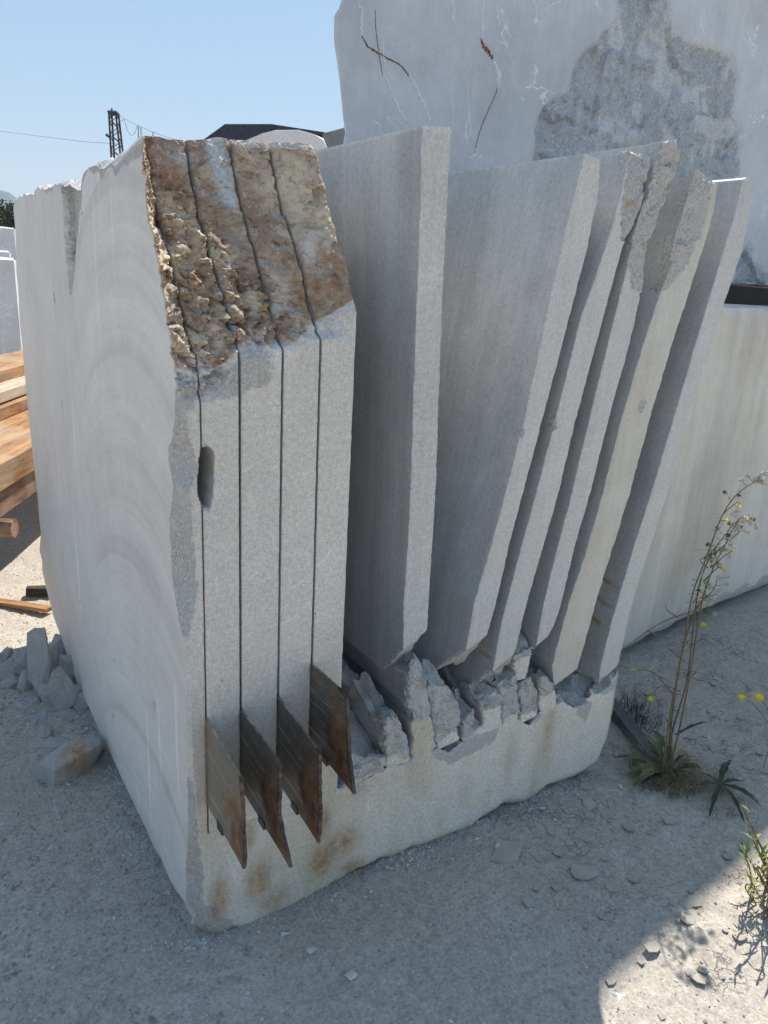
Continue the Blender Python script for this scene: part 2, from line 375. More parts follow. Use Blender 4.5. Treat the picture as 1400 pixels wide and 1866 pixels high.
prof = [prof[5]]+prof[:5]; pxs = np.array([XL]+KX+[XR1])
CHIP = [(-.2, .02, .02), (.05, .055, .02), (.16, .05, .03), (.25, .022, .02), (.35, .02, .012), (.5, .015, .006), (.66, .012, .005), (.80, .014, .006), (.86, .05, .012), (.93, .09, .03), (1.0, .085, .026), (1.06, .09, .02), (1.13, .075, .02), (1.16, .06, .012), (1.2, .085, .034), (1.24, .09, .03), (1.27, .05, .02), (1.33, .03, .01), (1.4, .01, .004), (2, .005, .002)]
_cz, _cy, _cx = np.array(CHIP).T
def F_main(x, z):
    x, z = np.broadcast_arrays(np.asarray(x, float), np.asarray(z, float))
    ys = np.stack([np.interp(z, p[0], p[1]) for p in prof], -1)
    i = np.clip(np.searchsorted(pxs, x)-1, 0, len(pxs)-2); t = np.clip((x-pxs[i])/(pxs[i+1]-pxs[i]), 0, 1)
    y = np.take_along_axis(ys, i[..., None], -1)[..., 0]*(1-t)+np.take_along_axis(ys, (i+1)[..., None], -1)[..., 0]*t
    r = ss(y, .002, .02); P = V3(x, y*0, z); cr = ss(1.86-1.25*x+.05*vn(P, 8, 6)-z, -.03, .05); amt = .30+.87*cr
    w1 = z*17+x*6+1.7*fbm(P, 9, 4, .6, 4); w2 = z*41+x*9+1.9*fbm(P, 22, 4, .6, 14); f1 = w1 % 1; f2 = w2 % 1
    shelf = -.020*(f1-ss(f1, .70, 1.))*(.55+.9*np.abs(vn(P, 12, 45)))-.008*(f2-ss(f2, .62, 1.))
    xw = x+.012*fbm(P, 18, 3, .6, 61); zw = z*1.25+.012*fbm(P, 18, 3, .6, 62)
    fac = facets(xw, zw, .050, .55, 1)+facets(xw, zw, .023, .75, 11)+facets(xw, zw, .010, .95, 21)
    y = y+r*(amt*(shelf*.6+.004)+(.32+.46*cr)*fac+.0035*fbm(P, 50, 4, .68, 8))
    # chipped corner between front and left face
    wig = .5+.5*fbm(P, 24, 3, .6, 14)
    cw = np.interp(z, _cz, _cx)*(.75+.5*wig); cd = np.interp(z, _cz, _cy)*(.8+.4*wig); k = np.clip(1-(x-XL)/np.maximum(cw, 1e-4), 0, 1)
    y = y+cd*k**.8*(1-r)+.004*(k > 0)*fbm(P, 70, 3, .6, 15)*(1-r)
    # hollow opened at the first cut
    e = ((x-.016)/.017)**2+((z-1.185-.5*(x-.01))/.062)**2+.5*fbm(P, 34, 3, .6, 91); hol = ss(1.15-e, 0, .5); y = y+hol*(.10+.008*fbm(P, 60, 3, .6, 3))
    e2 = ((x-.043)/.02)**2+((z-1.2)/.03)**2; y = y+ss(1-e2, 0, 1)*.006
    return y
def M_main(V):
    x, y, z = V.T; m = np.zeros((len(V), 4))
    ys = np.stack([np.interp(z, p[0], p[1]) for p in prof], -1)
    i = np.clip(np.searchsorted(pxs, x)-1, 0, len(pxs)-2); t = np.clip((x-pxs[i])/(pxs[i+1]-pxs[i]), 0, 1)
    yp = np.take_along_axis(ys, i[:, None], -1)[:, 0]*(1-t)+np.take_along_axis(ys, (i+1)[:, None], -1)[:, 0]*t
    fr = (np.abs(y-F_main(x, z)) < .01)
    zb = np.interp(x, [XL, .03, .094, .192, .283, .371], [1.40, 1.41, 1.45, 1.46, 1.5, 1.56])
    P = V3(x, 0*x, z); wob = .02*fbm(P, 16, 3, .6, 40)
    b = ss(z+wob, zb-.012, zb+.012)*fr
    lowgrey = ss(z+wob, 1.33+.25*x, 1.345+.25*x)*fr
    m[:, 1] = b; m[:, 0] = np.maximum(b, lowgrey*ss(.2-x, 0, .06)*.75)
    wp = ss(vn(P, 13, 77)+.35*vn(P, 40, 78), .45, .8)*fr; m[:, 3] = np.maximum(m[:, 3], wp*b*.55)
    strip = np.exp(-((x-.165-.10*(1.78-z))/.022)**2)*ss(z, 1.73, 1.76)*fr; m[:, 1] *= 1-.9*strip; m[:, 3] = np.maximum(m[:, 3], strip*.7)
    edgew = ss(np.abs(z+wob-zb), .02, .0)*fr*ss(.2-x, -.1, .05); m[:, 1] *= 1-.8*edgew; m[:, 3] = np.maximum(m[:, 3], edgew*.8)
    left = (x < XL+.02) & fr; cw = np.interp(z, _cz, _cx); ch = fr*(x-XL < cw*.95)*(cw > .008)*(z < 1.36); m[:, 0] = np.maximum(m[:, 0], ch)
    e = ((x-.016)/.019)**2+((z-1.185-.5*(x-.01))/.066)**2+.5*fbm(P, 34, 3, .6, 91); m[:, 0] = np.maximum(m[:, 0], ss(1.3-e, 0, .3)*fr)
    for cx, cz, rx, rz, a in ((.272, 1.575, .020, .06, 1), (.185, 1.54, .012, .07, .9), (.30, 1.57, .02, .035, .8), (.34, 1.60, .03, .05, .6), (.06, 1.60, .03, .04, .45), (.12, 1.72, .03, .03, .4)):
        m[:, 2] = np.maximum(m[:, 2], a*np.exp(-((x-cx)/rx)**2-((z-cz)/rz)**2)*fr*b)
    for cx, cz, l in ((.138, 1.42, .11), (.155, 1.42, .14), (.235, 1.45, .07), (.252, 1.45, .05)):
        m[:, 2] = np.maximum(m[:, 2], .28*np.exp(-((x-cx)/.004)**2)*ss(cz-z, 0, .02)*ss(z, cz-l, cz)*fr)
    m[:, 2] = np.maximum(m[:, 2], .18*np.exp(-((x-.0)/.05)**2)*ss(.7-z, 0, .2)*fr)
    # rough wedge broken out of the left face, rim of the top
    lf = np.abs(x-XL) < .06
    c = cleft(y, z)*(z > 1.5); m[:, 0] = np.maximum(m[:, 0], c*(x < XL+.05))
    zt = ztop_left(y); rim = ss(z, zt-.045-.03*vn(P+V3(0*x, y, 0*x), 14, 5), zt-.02)*(y > .1)*(x < XL+.03)*(~fr | (x < XL+.001)); m[:, 0] = np.maximum(m[:, 0], rim*.8); m[:, 3] = np.maximum(m[:, 3], ss(z, zt-.012, zt)*.9*(x < XL+.03)); m[:, 3] = np.maximum(m[:, 3], .7*ss(z, 1.885, 1.895)*(y > .1))
    return m
def cleft(y, z):
    cy = .93+.10*(1.8-z)/.3; hw = np.interp(z, [1.50, 1.52, 1.56, 1.66, 1.84, 2], [-.05, 0, .03, .07, .125, .13]); wob = .01*vn(V3(y, z, 0*y), 30, 6)
    return ss(hw-np.abs(y-cy)+wob, -.004, .008)
zl_y = np.array([0, .2, .40, .58, .70, .756, .775, .80, .83, 1.1, 1.14, 1.32, 1.44, 1.54, 1.70, 1.84, 1.99, 2.06, 2.12])
zl_z = np.array([1.895, 1.862, 1.857, 1.868, 1.872, 1.87, 1.86, 1.828, 1.826, 1.855, 1.858, 1.85, 1.865, 1.848, 1.85, 1.857, 1.838, 1.80, 1.74])
def ztop_left(y): return np.interp(y, zl_y, zl_z)+.006*vn(V3(y, 0*np.asarray(y), 0*np.asarray(y)), 28, 8)

block = tag(empty('sawn_stone_block', (0, 0, GZ)), 'big grey stone block partly sawn into upright slabs, rough brown skin at its top', 'stone block')
def main_slab(xa, xb, first=False, last=False):
    nu = max(6, int((xb-xa)/.0036)); us = np.concatenate([[0, .0025], np.linspace(.006, (xb-xa)-.006, nu), [(xb-xa)-.0025, xb-xa]])
    vs = np.unique(np.concatenate([np.linspace(0, .60, 110), np.linspace(.60, 1, 270)]))
    xg = xa+us[None, :]
    Pf = np.zeros((len(vs), len(us), 3)); Qf = np.zeros_like(Pf)
    ztf = np.interp(xa+us, [XL, .0, .1, .37], [1.862, 1.878, 1.89, 1.905])+.006*vn(V3(xa+us, 0*us, 0*us), 30, 3)
    z = ZK+vs[:, None]*(ztf[None, :]-ZK)
    y = F_main(xg+0*z, z); P0 = V3(xg+0*z, 0*z, z)
    bev = (.0015+.0025*(.5+.5*vn(P0, 60, 12)))
    rr = ss(y, .01, .03); bev = bev*(1+1.6*rr)
    if not first: y[:, 0] += bev[:, 0]; y[:, 1] += bev[:, 1]*.3
    y[:, -1] += bev[:, -1]; y[:, -2] += bev[:, -2]*.3
    Pf = V3(xg+0*z, y, z)
    yb = np.interp(z, [.3, .33, .45, .6, 1.0, 1.43, 1.8], [2.05, 2.10, 2.03, 2.03, 2.10, 2.097, 2.02])+.012*vn(V3(0*z, z, z), 9, 4)
    zbk = ZK+vs[:, None]*(1.80-ZK)+0*z
    Qf = V3(xg+0*z, yb, zbk)
    ts = np.concatenate([[0, .002], np.linspace(.006, 1, 190 if first else 50)])
    def disp(V, m):
        D = np.zeros_like(V); x, y, z = V.T
        fy = np.clip((y-F_main(x, z))/.3, 0, 1)
        # reshape the top along the depth to the traced outline
        vz = np.clip((z-ZK)/(1.88-ZK), 0, 1.1); lin = np.interp(y, [.3, 2.05], [ZT, 1.80]); k = ss(vz, .75, 1)
        D[:, 2] += k*fy*(ztop_left(y)-lin)
        if first:
            lf = x < XL+.004; inner = fy > .0
            D[:, 0] += lf*cleft(y, z)*(.03+.008*fbm(V, 40, 4, .6, 4))*inner
            rim = ss(z, 1.80, 1.86)*lf*(y > .35)*inner; D[:, 0] += rim*(.012*np.abs(fbm(V, 18, 3, .6, 9)))
            D[:, 0] += lf*.0010*fbm(V, 5, 2, .5, 2)*inner
        return D
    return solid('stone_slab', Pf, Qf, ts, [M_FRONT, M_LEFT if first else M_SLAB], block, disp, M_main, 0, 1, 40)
xs = [XL]+KX+[XR1]
for i in range(5): main_slab(xs[i]+((KW if i > 1 else .002) if i else 0), xs[i+1]-((KW if i else .002) if i < 4 else 0), i == 0, i == 4)

# base: uncut foot of the block, its top a row of broken stubs
bt = np.array([(on(a, b, 1, 0)[0], on(a, b, 1, 0)[2]) for a, b in ((650, 1428), (672, 1418), (704, 1400), (752, 1385), (800, 1362), (818, 1370), (878, 1330), (916, 1318), (944, 1312), (966, 1322), (985, 1300), (1024, 1278), (1048, 1290), (1070, 1282), (1107, 1254), (1130, 1228), (1147, 1226))])
bb_ = np.array([(on(a, b, 1, 0)[0], on(a, b, 1, 0)[2]) for a, b in ((360, 1660), (385, 1700), (402, 1722), (425, 1704), (455, 1705), (520, 1678), (640, 1607), (700, 1575), (800, 1545), (835, 1528), (860, 1518), (920, 1475), (960, 1470), (1000, 1443), (1050, 1425), (1090, 1402), (1115, 1360), (1122, 1345), (1126, 1290), (1140, 1250), (1148, 1226))])
XRB = 1.515
def base_top(x): return np.where(x < XR1+.004, ZK, np.interp(x, bt[:, 0], bt[:, 1]))
nu = 330; us = np.sort(np.concatenate([np.linspace(0, 1, nu), (np.array([k+s*KW for k in KX for s in (-1, 1)]+[XR1, XR1+.004])-XL)/(XRB-XL), [.0017, .004]]))
xg = XL+us*(XRB-XL); zb = np.interp(xg, bb_[:, 0], bb_[:, 1]); zb = np.where(xg < .04, np.interp(xg, [XL, -.015, .02, .04], [.04, -.015, -.055, -.075]), zb)
zb = np.where(xg > 1.44, np.interp(xg, [1.45, 1.48, 1.495, 1.505, XRB], [-.03, .05, .10, .22, .30]), zb)+.010*fbm(V3(xg, 0*xg, 0*xg), 26, 5, .65, 3)
zt = base_top(xg); vs = np.unique(np.concatenate([np.linspace(0, .15, 14), np.linspace(.15, .85, 46), np.linspace(.85, 1, 12)])); z = zb[None]+vs[:, None]*(zt-zb)[None]
xx = np.broadcast_to(xg, z.shape); y = F_main(xx, z)*(xx < .3)
P0 = V3(xx, 0*z, z)
under = np.clip(1-(z-zb[None])/.05, 0, 1)**2; y = y+under*(.02+.025*(.5+.5*fbm(P0, 12, 3, .6, 6)))+.0015*fbm(P0, 3, 2, .5, 7)
rightr = np.clip((xx-1.475)/.04, 0, 1)**2; y = y+rightr*(.02+.02*fbm(P0, 20, 3, .6, 8))
topb = np.clip((z-(zt[None]-.012))/.012, 0, 1)*(xx > XR1+.004); y = y+topb*.004*(1+vn(P0, 50, 9))
Pb = V3(xx, y, z)
zbk = .02+vs[:, None]*(np.where(xg < XR1+.004, ZK, .60)[None]-.02); Qb = V3(xx, 2.06+.02*vn(P0, 8, 3), zbk)
def base_disp(V, m):
    x, y, z = V.T; D = np.zeros_like(V)
    left = x < XL+.01; f = np.clip(y/.1, 0, 1)
    # lower outline of the left face
    zlo = np.interp(y, [.0, .07, .2, .536, 1.0, 1.417, 1.86, 2.02, 2.1], [.04, -.02, -.055, -.062, -.065, -.05, .06, .17, .26]); lin = np.interp(y, [0, 2.06], [.04, .02])
    k = np.clip((ZK-z)/(ZK-lin), 0, 1); D[:, 2] += k*(x < .3)*f*(zlo-lin+.008*fbm(V, 16, 3, .6, 3))
    D[:, 0] += left*f*(ss(k, .8, 1)*(.015+.03*np.abs(fbm(V, 9, 3, .6, 5))))
    # broken valley between stubs: top rises to the back
    tp = (x > XR1+.004)*np.clip(1-np.abs(z-(base_top(x)*(1-y/2.06)+.60*y/2.06))/.004, 0, 1)*np.clip(y/.02, 0, 1)
    rise = .10*ss(y, 0, .5); D[:, 2] += tp*(rise*ss(x, .4, .55)+facets(V[:, 0]+.01*fbm(V, 20, 2), V[:, 1], .09, .5, 6)+facets(V[:, 0], V[:, 1], .03, .5, 7)-.005)
    D[:, 2] = np.where((x > XR1+.004) & (tp > 0), np.minimum(D[:, 2], .57-z), D[:, 2])
    return D
def base_mask(V):
    x, y, z = V.T; m = M_main(V); m[:, 0] *= (x < .3)*.9; m[:, 1] = 0; m[:, 3] = 0; m[:, 2] = .18*np.exp(-(x/.05)**2)*(y < .05)
    m[:, 0] = np.where(y > .9, m[:, 0]*(x < XL+.02), m[:, 0])
    P = V3(x, 0*x, z); wob = .012*fbm(P, 24, 3, .6, 51)
    fr = y < .05
    top = (x > XR1+.004) & (y > .01) & (z > .2) & (x < XRB-.002); m[:, 0] = np.maximum(m[:, 0], top)
    # broken patches running down the face from the stubs
    for poly in (((781, 1366), (905, 1330), (900, 1352), (860, 1375), (816, 1395), (795, 1380)), ((700, 1380), (752, 1380), (750, 1396), (715, 1392)), ((1050, 1275), (1080, 1280), (1066, 1318), (1052, 1300)), ((642, 1420), (675, 1400), (660, 1440), (645, 1452)), ((964, 1290), (992, 1298), (978, 1317), (966, 1314)), ((1090, 1262), (1148, 1222), (1140, 1245), (1110, 1262)),
                 ((345, 1600), (375, 1650), (440, 1690), (405, 1722), (355, 1700), (335, 1640))):
        q = np.array([on(a, b, 1, 0)[[0, 2]] for a, b in poly]); ins = inside(q, x+wob, z+wob); m[:, 0] = np.maximum(m[:, 0], ins*fr)
    m[:, 0] = np.maximum(m[:, 0], fr*ss(z-np.interp(x, bb_[:, 0], bb_[:, 1])+wob, .022, .008)*.7)
    m[:, 0] = np.maximum(m[:, 0], fr*ss(x+wob, 1.478, 1.49))
    for px, py, rx, rz, a in ((470, 1600, .035, .07, .55), (590, 1570, .05, .06, .6), (620, 1540, .06, .05, .5), (505, 1640, .05, .05, .35), (400, 1640, .03, .08, .4), (640, 1580, .05, .03, .4), (455, 1520, .02, .05, .4), (590, 1500, .02, .05, .5), (1000, 1330, .03, .12, .25), (930, 1380, .03, .1, .15)):
        c = on(px, py, 1, 0); m[:, 2] = np.maximum(m[:, 2], min(1, a*2.1)*np.exp(-((x-c[0])/rx)**2-((z-c[2])/rz)**2)*fr)
    c = on(840, 1490, 1, 0); m[:, 3] = np.maximum(m[:, 3], .5*ss(1-((x-c[0])/.07)**2-((z-c[2])/.035)**2+8*wob, .1, .5)*fr)
    return m
def inside(q, x, z):
    r = np.zeros(len(x), bool); n = len(q)
    for i in range(n):
        (x1, z1), (x2, z2) = q[i], q[(i+1) % n]
        c = ((z1 > z) != (z2 > z)) & (x < (x2-x1)*(z-z1)/(z2-z1+1e-12)+x1); r ^= c
    return r.astype(float)
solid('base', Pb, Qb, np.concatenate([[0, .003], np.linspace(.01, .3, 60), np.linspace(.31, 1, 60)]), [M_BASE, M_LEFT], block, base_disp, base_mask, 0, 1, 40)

def poly_prism(name, Lp, Rp, y0, depth, parent, nv, nu, mats, rough=None, top_rise=0., jit=.0015, bev=.003, ts=None, back_z=0., smooth=40, amp=.006, jdec=.008, warp=None, wmask=None, foot=None, yaw=0.):
    """slab whose front outline is given by its left and right edge (pixel pairs, bottom to top) on the plane y = y0"""
    def res(pl):
        q = np.array([on(a, b, 1, y0)[[0, 2]] for a, b in pl]); d = np.concatenate([[0], np.cumsum(np.linalg.norm(np.diff(q, axis=0), axis=1))])
        return q, d/d[-1]
    qL, dL = res(Lp); qR, dR = res(Rp)
    v = np.linspace(0, 1, nv); zl0, zl1 = qL[0, 1], qL[-1, 1]
    # parametrise the right edge at the heights of the left one where possible
    L = np.stack([np.interp(v, dL, qL[:, 0]), np.interp(v, dL, qL[:, 1])], -1)
    R = np.stack([np.interp(v, dR, qR[:, 0]), np.interp(v, dR, qR[:, 1])], -1)
    s3 = abs(hash(name)) % 7; sd_ = int(1000*abs(qL[0, 0]))
    
    u = np.concatenate([[0, .03], np.linspace(.08, .92, nu), [.97, 1]])
    A = L[:, None]*(1-u[None, :, None])+R[:, None]*u[None, :, None]
    P = V3(A[..., 0], y0, A[..., 1]); b = bev*(.4+1.1*(.5+.5*vn(P, 55, 31)))
    P[:, 0, 1] += b[:, 0]; P[:, 1, 1] += b[:, 1]*.2; P[:, -1, 1] += b[:, -1]; P[:, -2, 1] += b[:, -2]*.2
    P[-1, :, 1] += b[-1]*.8
    if foot:
        kf = int(nv*.12); ends = []
        for E, px, side in ((L, foot[0], 0), (R, foot[1], -1)):
            a = np.array([E[0, 0], y0, E[0, 1]]); bb = np.array([E[nv//4, 0], y0, E[nv//4, 1]]); n = np.cross(bb-a, [0, 1, 0]); ends.append(onp(*px, a, n/np.linalg.norm(n)))
        w = np.linspace(0, 1, kf, endpoint=False)[:, None, None]; eL, eR = ends; base_row = eL[None]*(1-u[:, None])+eR[None]*u[:, None]
        ext = base_row[None]*(1-w)+P[0][None]*w; bump_ = (w[..., 0]*(1-w[..., 0]))*4; PP = V3(ext[..., 0], 0*ext[..., 0], ext[..., 2])
        ext[..., 1] += bump_*(.010*fbm(PP, 22, 4, .65, 3)+.006); ext[..., 2] -= bump_*(.005+.008*fbm(PP, 16, 3, .6, 4)); P = np.concatenate([ext, P]); zfoot = P[kf, :, 2].max()
    Q = P.copy(); Q[..., 1] = y0+depth; 
    if foot: Q[:kf, :, 1] = y0+depth
    Q[..., 2] += back_z; Q[..., 0] += yaw*depth
    if top_rise: Q[-1, :, 2] += top_rise; Q[:, :, 2] += top_rise*(v[:, None])*.0
    ts = ts if ts is not None else np.concatenate([[0, .0015], np.linspace(.005, 1, 60)])
    rr = rough or (lambda V: np.zeros(len(V)))
    def yfoot(V):
        e = np.concatenate([P[:kf+1, k] for k in (0, len(u)//2, -1)]); return np.interp(V[:, 2], np.sort(e[:, 2]), e[np.argsort(e[:, 2]), 1])
    def mask(V):
        m = np.zeros((len(V), 4)); m[:, 0] = rr(V)
        if foot: m[:, 0] = np.maximum(m[:, 0], (V[:, 2] < np.interp(V[:, 0], [L[0, 0], R[0, 0]], [L[0, 1], R[0, 1]])-.002)*(V[:, 1] > y0+.004)*(V[:, 0] > L[0, 0]-.3)*(np.abs(V[:, 1]-yfoot(V)) < .012))
        if wmask is not None: wmask(V, m)
        # chipped pale arris along the sharp long edges
        fe = np.abs(V[:, 1]-y0) < bev*1.3; xl = np.interp(V[:, 2], L[:, 1] if L[-1, 1] > L[0, 1] else L[::-1, 1], L[:, 0] if L[-1, 1] > L[0, 1] else L[::-1, 0])
        m[:, 3] = np.maximum(m[:, 3], .55*fe*ss(np.abs(V[:, 0]-xl), .004, .001)*ss(vn(V, 25, 3), -.3, .3))
        return m
    def disp(V, m):
        D = np.zeros_like(V); r = m[:, 0]
        n = V*1.0
        D[:, 0] += jit*1.8*fbm(V3(0*V[:, 0], 0*V[:, 0]+(V[:, 0] > np.interp(V[:, 2], L[:, 1], (L[:, 0]+R[:, 0])/2))*3.3+sd_, V[:, 2]), 45, 3, .65, 5)*np.exp(-np.clip(V[:, 1]-y0, 0, None)/jdec)
        xw, zw = n[:, 0]+.008*fbm(n, 20, 3, .6, 61), n[:, 2]+.008*fbm(n, 20, 3, .6, 62)
        D[:, 1] -= r*(np.abs(V[:, 1]-y0) < .02)*(amp/.010*.8)*(facets(xw, zw, .05, .4, 2)+facets(xw, zw, .016, .5, 12)+.003*fbm(n, 60, 3, .6, 9))
        tb = r*(V[:, 1] > y0+.002); D[:, 2] += tb*(amp/.010)*(facets(xw, n[:, 1], .09, .45, 5)+facets(xw, n[:, 1], .03, .35, 15)+.004*rdg(n, 30, 3, .6, 13)); D[:, 0] += tb*amp*.4*fbm(n, 30, 3, .6, 23)
        D[:, 0] += (1-r)*(V[:, 1] > y0+.01)*.0009*fbm(n*[1, 1, 1], 4, 2, .5, 3)
        if warp is not None: D += warp(V)
        return D
    return solid(name, P, Q, ts, mats, parent, disp, mask, 0, 1, smooth)

# stubs: the broken feet of slabs, still standing on the base
TEETH = [([(640, 1432), (642, 1392)], [(703, 1402), (701, 1374)], .08),
         ([(706, 1400), (701, 1312)], [(751, 1388), (737, 1345), (727, 1301)], .03),
         ([(754, 1386), (747, 1300), (745, 1228)], [(795, 1360), (787, 1310), (782, 1265), (769, 1218)], .01),
         ([(798, 1366), (788, 1293), (783, 1246)], [(836, 1348), (839, 1295), (832, 1268), (814, 1248)], .04),
         ([(878, 1333), (880, 1286)], [(915, 1321), (914, 1259)], .05),
         ([(917, 1321), (912, 1243)], [(945, 1316), (943, 1226)], .03),
         ([(950, 1318), (947, 1243)], [(981, 1303), (980, 1270), (967, 1235)], .03),
         ([(986, 1302), (984, 1246)], [(1016, 1284), (1009, 1251)], .05),
         ([(941, 1240), (938, 1218), (938, 1192)], [(960, 1236), (966, 1205), (972, 1180)], .0),
         ([(846, 1350), (848, 1318)], [(872, 1338), (866, 1296)], .06)]
for i, (L, R_, rise) in enumerate(TEETH):
    ztp = min(on(*L[-1], 1, 0)[2], on(*R_[-1], 1, 0)[2]); zbt = on(*L[0], 1, 0)[2]
    smooth_until = {4: .9, 7: .8, 2: .45, 8: .95}.get(i, .12)
    zc = zbt+(ztp-zbt)*smooth_until
    def rough(V, zc=zc, ztp=ztp): return np.maximum(ss(V[:, 2]+.02*fbm(V, 22, 3, .6, 61), zc, zc+.012)*(V[:, 1] < .03), (V[:, 2] > ztp-.02)*1.)
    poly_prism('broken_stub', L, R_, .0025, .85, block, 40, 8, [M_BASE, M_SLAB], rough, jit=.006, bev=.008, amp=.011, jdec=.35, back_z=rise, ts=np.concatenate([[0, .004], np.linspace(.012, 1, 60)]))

# ------------------------------------------------------------------ fallen slabs leaning on their feet
def rough_above(line, w=.012):
    q = np.array([on(a, b, 1, 0)[[0, 2]] for a, b in line])
    def f(V):
        zl = np.interp(V[:, 0], q[:, 0], q[:, 1]); return ss(V[:, 2]+.02*fbm(V, 20, 3, .6, 71), zl, zl+w)*(V[:, 1] < .05)
    return f
def in_poly(*polys):
    qs = [np.array([on(a, b, 1, 0)[[0, 2]] for a, b in p]) for p in polys]
    def f(V):
        wob = .008*fbm(V, 24, 3, .6, 81); r = 0
        for q in qs: r = np.maximum(r, inside(q, V[:, 0]+wob, V[:, 2]+wob))
        return r*(V[:, 1] < .04)
    return f
def bottom_rough(z0): return lambda V: ss(z0-V[:, 2]+.01*fbm(V, 20, 2, .6, 5), 0, .012)*1.
SL = [
 dict(foot=((700, 1222), (722, 1207)), L=[(736, 1184), (737, 1100), (745, 985), (750, 895), (757, 650), (766, 430), (771, 228)],
      R=[(779, 1148), (783, 1090), (795, 895), (807, 550), (816, 370), (823, 232)],
      rough=None, label='thick grey stone slab standing almost upright, nearest to the brown-skinned block, its square front edge scuffed white', yaw=.0, y0=0.01),
 dict(foot=((790, 1231), (845, 1206)), L=[(850, 1186), (865, 1100), (895, 1000), (925, 890), (960, 750), (1010, 520), (1043, 380), (1068, 280)],
      R=[(889, 1156), (903, 1108), (930, 990), (955, 895), (1020, 650), (1070, 460), (1092, 350), (1094, 291)],
      rough=None, label='wide blue-grey stone slab leaning right, its broad face showing beside the upright slab', yaw=.0, y0=0.0),
 dict(foot=((845, 1264), (905, 1240)), L=[(899, 1224), (914, 1140), (945, 1022), (980, 895), (1020, 740), (1060, 580), (1085, 510), (1118, 410), (1135, 345), (1150, 276)],
      R=[(940, 1186), (961, 1100), (990, 1000), (1020, 895), (1048, 775), (1100, 580), (1118, 515), (1135, 450), (1150, 420), (1172, 365), (1187, 292)],
      rough=in_poly(((1132, 440), (1134, 350), (1150, 270), (1200, 270), (1190, 360), (1150, 450))), label='leaning stone slab with a small broken patch at its top corner, just behind the wide blue-grey slab', yaw=0, y0=0.0),
 dict(foot=((943, 1190), (972, 1180)), L=[(978, 1177), (990, 1110), (1012, 1020), (1045, 895), (1062, 820), (1100, 665), (1130, 545), (1146, 480), (1160, 415), (1182, 350), (1208, 259)],
      R=[(1000, 1158), (1010, 1140), (1024, 1100), (1050, 990), (1078, 895), (1110, 765), (1150, 620), (1170, 530), (1176, 470), (1188, 425), (1204, 385), (1232, 318), (1245, 270)],
      rough=in_poly(((1140, 460), (1170, 360), (1200, 250), (1260, 250), (1240, 340), (1205, 400), (1175, 470), (1172, 545), (1150, 520))), label='leaning stone slab with the tallest, most jagged rough-broken top end', yaw=0, y0=0.0),
 dict(L=[(1011, 1249), (1008, 1212), (1038, 1100), (1067, 1015), (1100, 900), (1130, 780), (1170, 640), (1210, 520), (1230, 445), (1255, 370), (1268, 321)],
      R=[(1054, 1217), (1070, 1160), (1092, 1082), (1150, 895), (1192, 740), (1235, 600), (1268, 500), (1290, 430), (1302, 385), (1310, 335)],
      rough=in_poly(((1205, 530), (1228, 445), (1262, 310), (1300, 325), (1280, 420), (1255, 480), (1215, 530))), label='leaning stone slab with a yellowish lichen-stained lower edge, second from the right end', yaw=0, y0=0.0, warm=1),
 dict(L=[(1091, 1244), (1097, 1208), (1115, 1138), (1145, 1035), (1197, 870), (1230, 760), (1268, 630), (1307, 500), (1338, 400), (1355, 327)],
      R=[(1128, 1210), (1145, 1130), (1168, 1050), (1190, 985), (1224, 880), (1260, 740), (1292, 640), (1325, 540), (1352, 460), (1364, 410), (1371, 350), (1364, 323)],
      rough=None, label='rightmost leaning stone slab, with orange rust streaks low on its left face', yaw=0, y0=0.0)]
M_SLABW = stone('lichen_edge_stone', (.53, .50, .435), (.61, .575, .505), speck=.13, pits=.9, streak=.04, warm=.6)
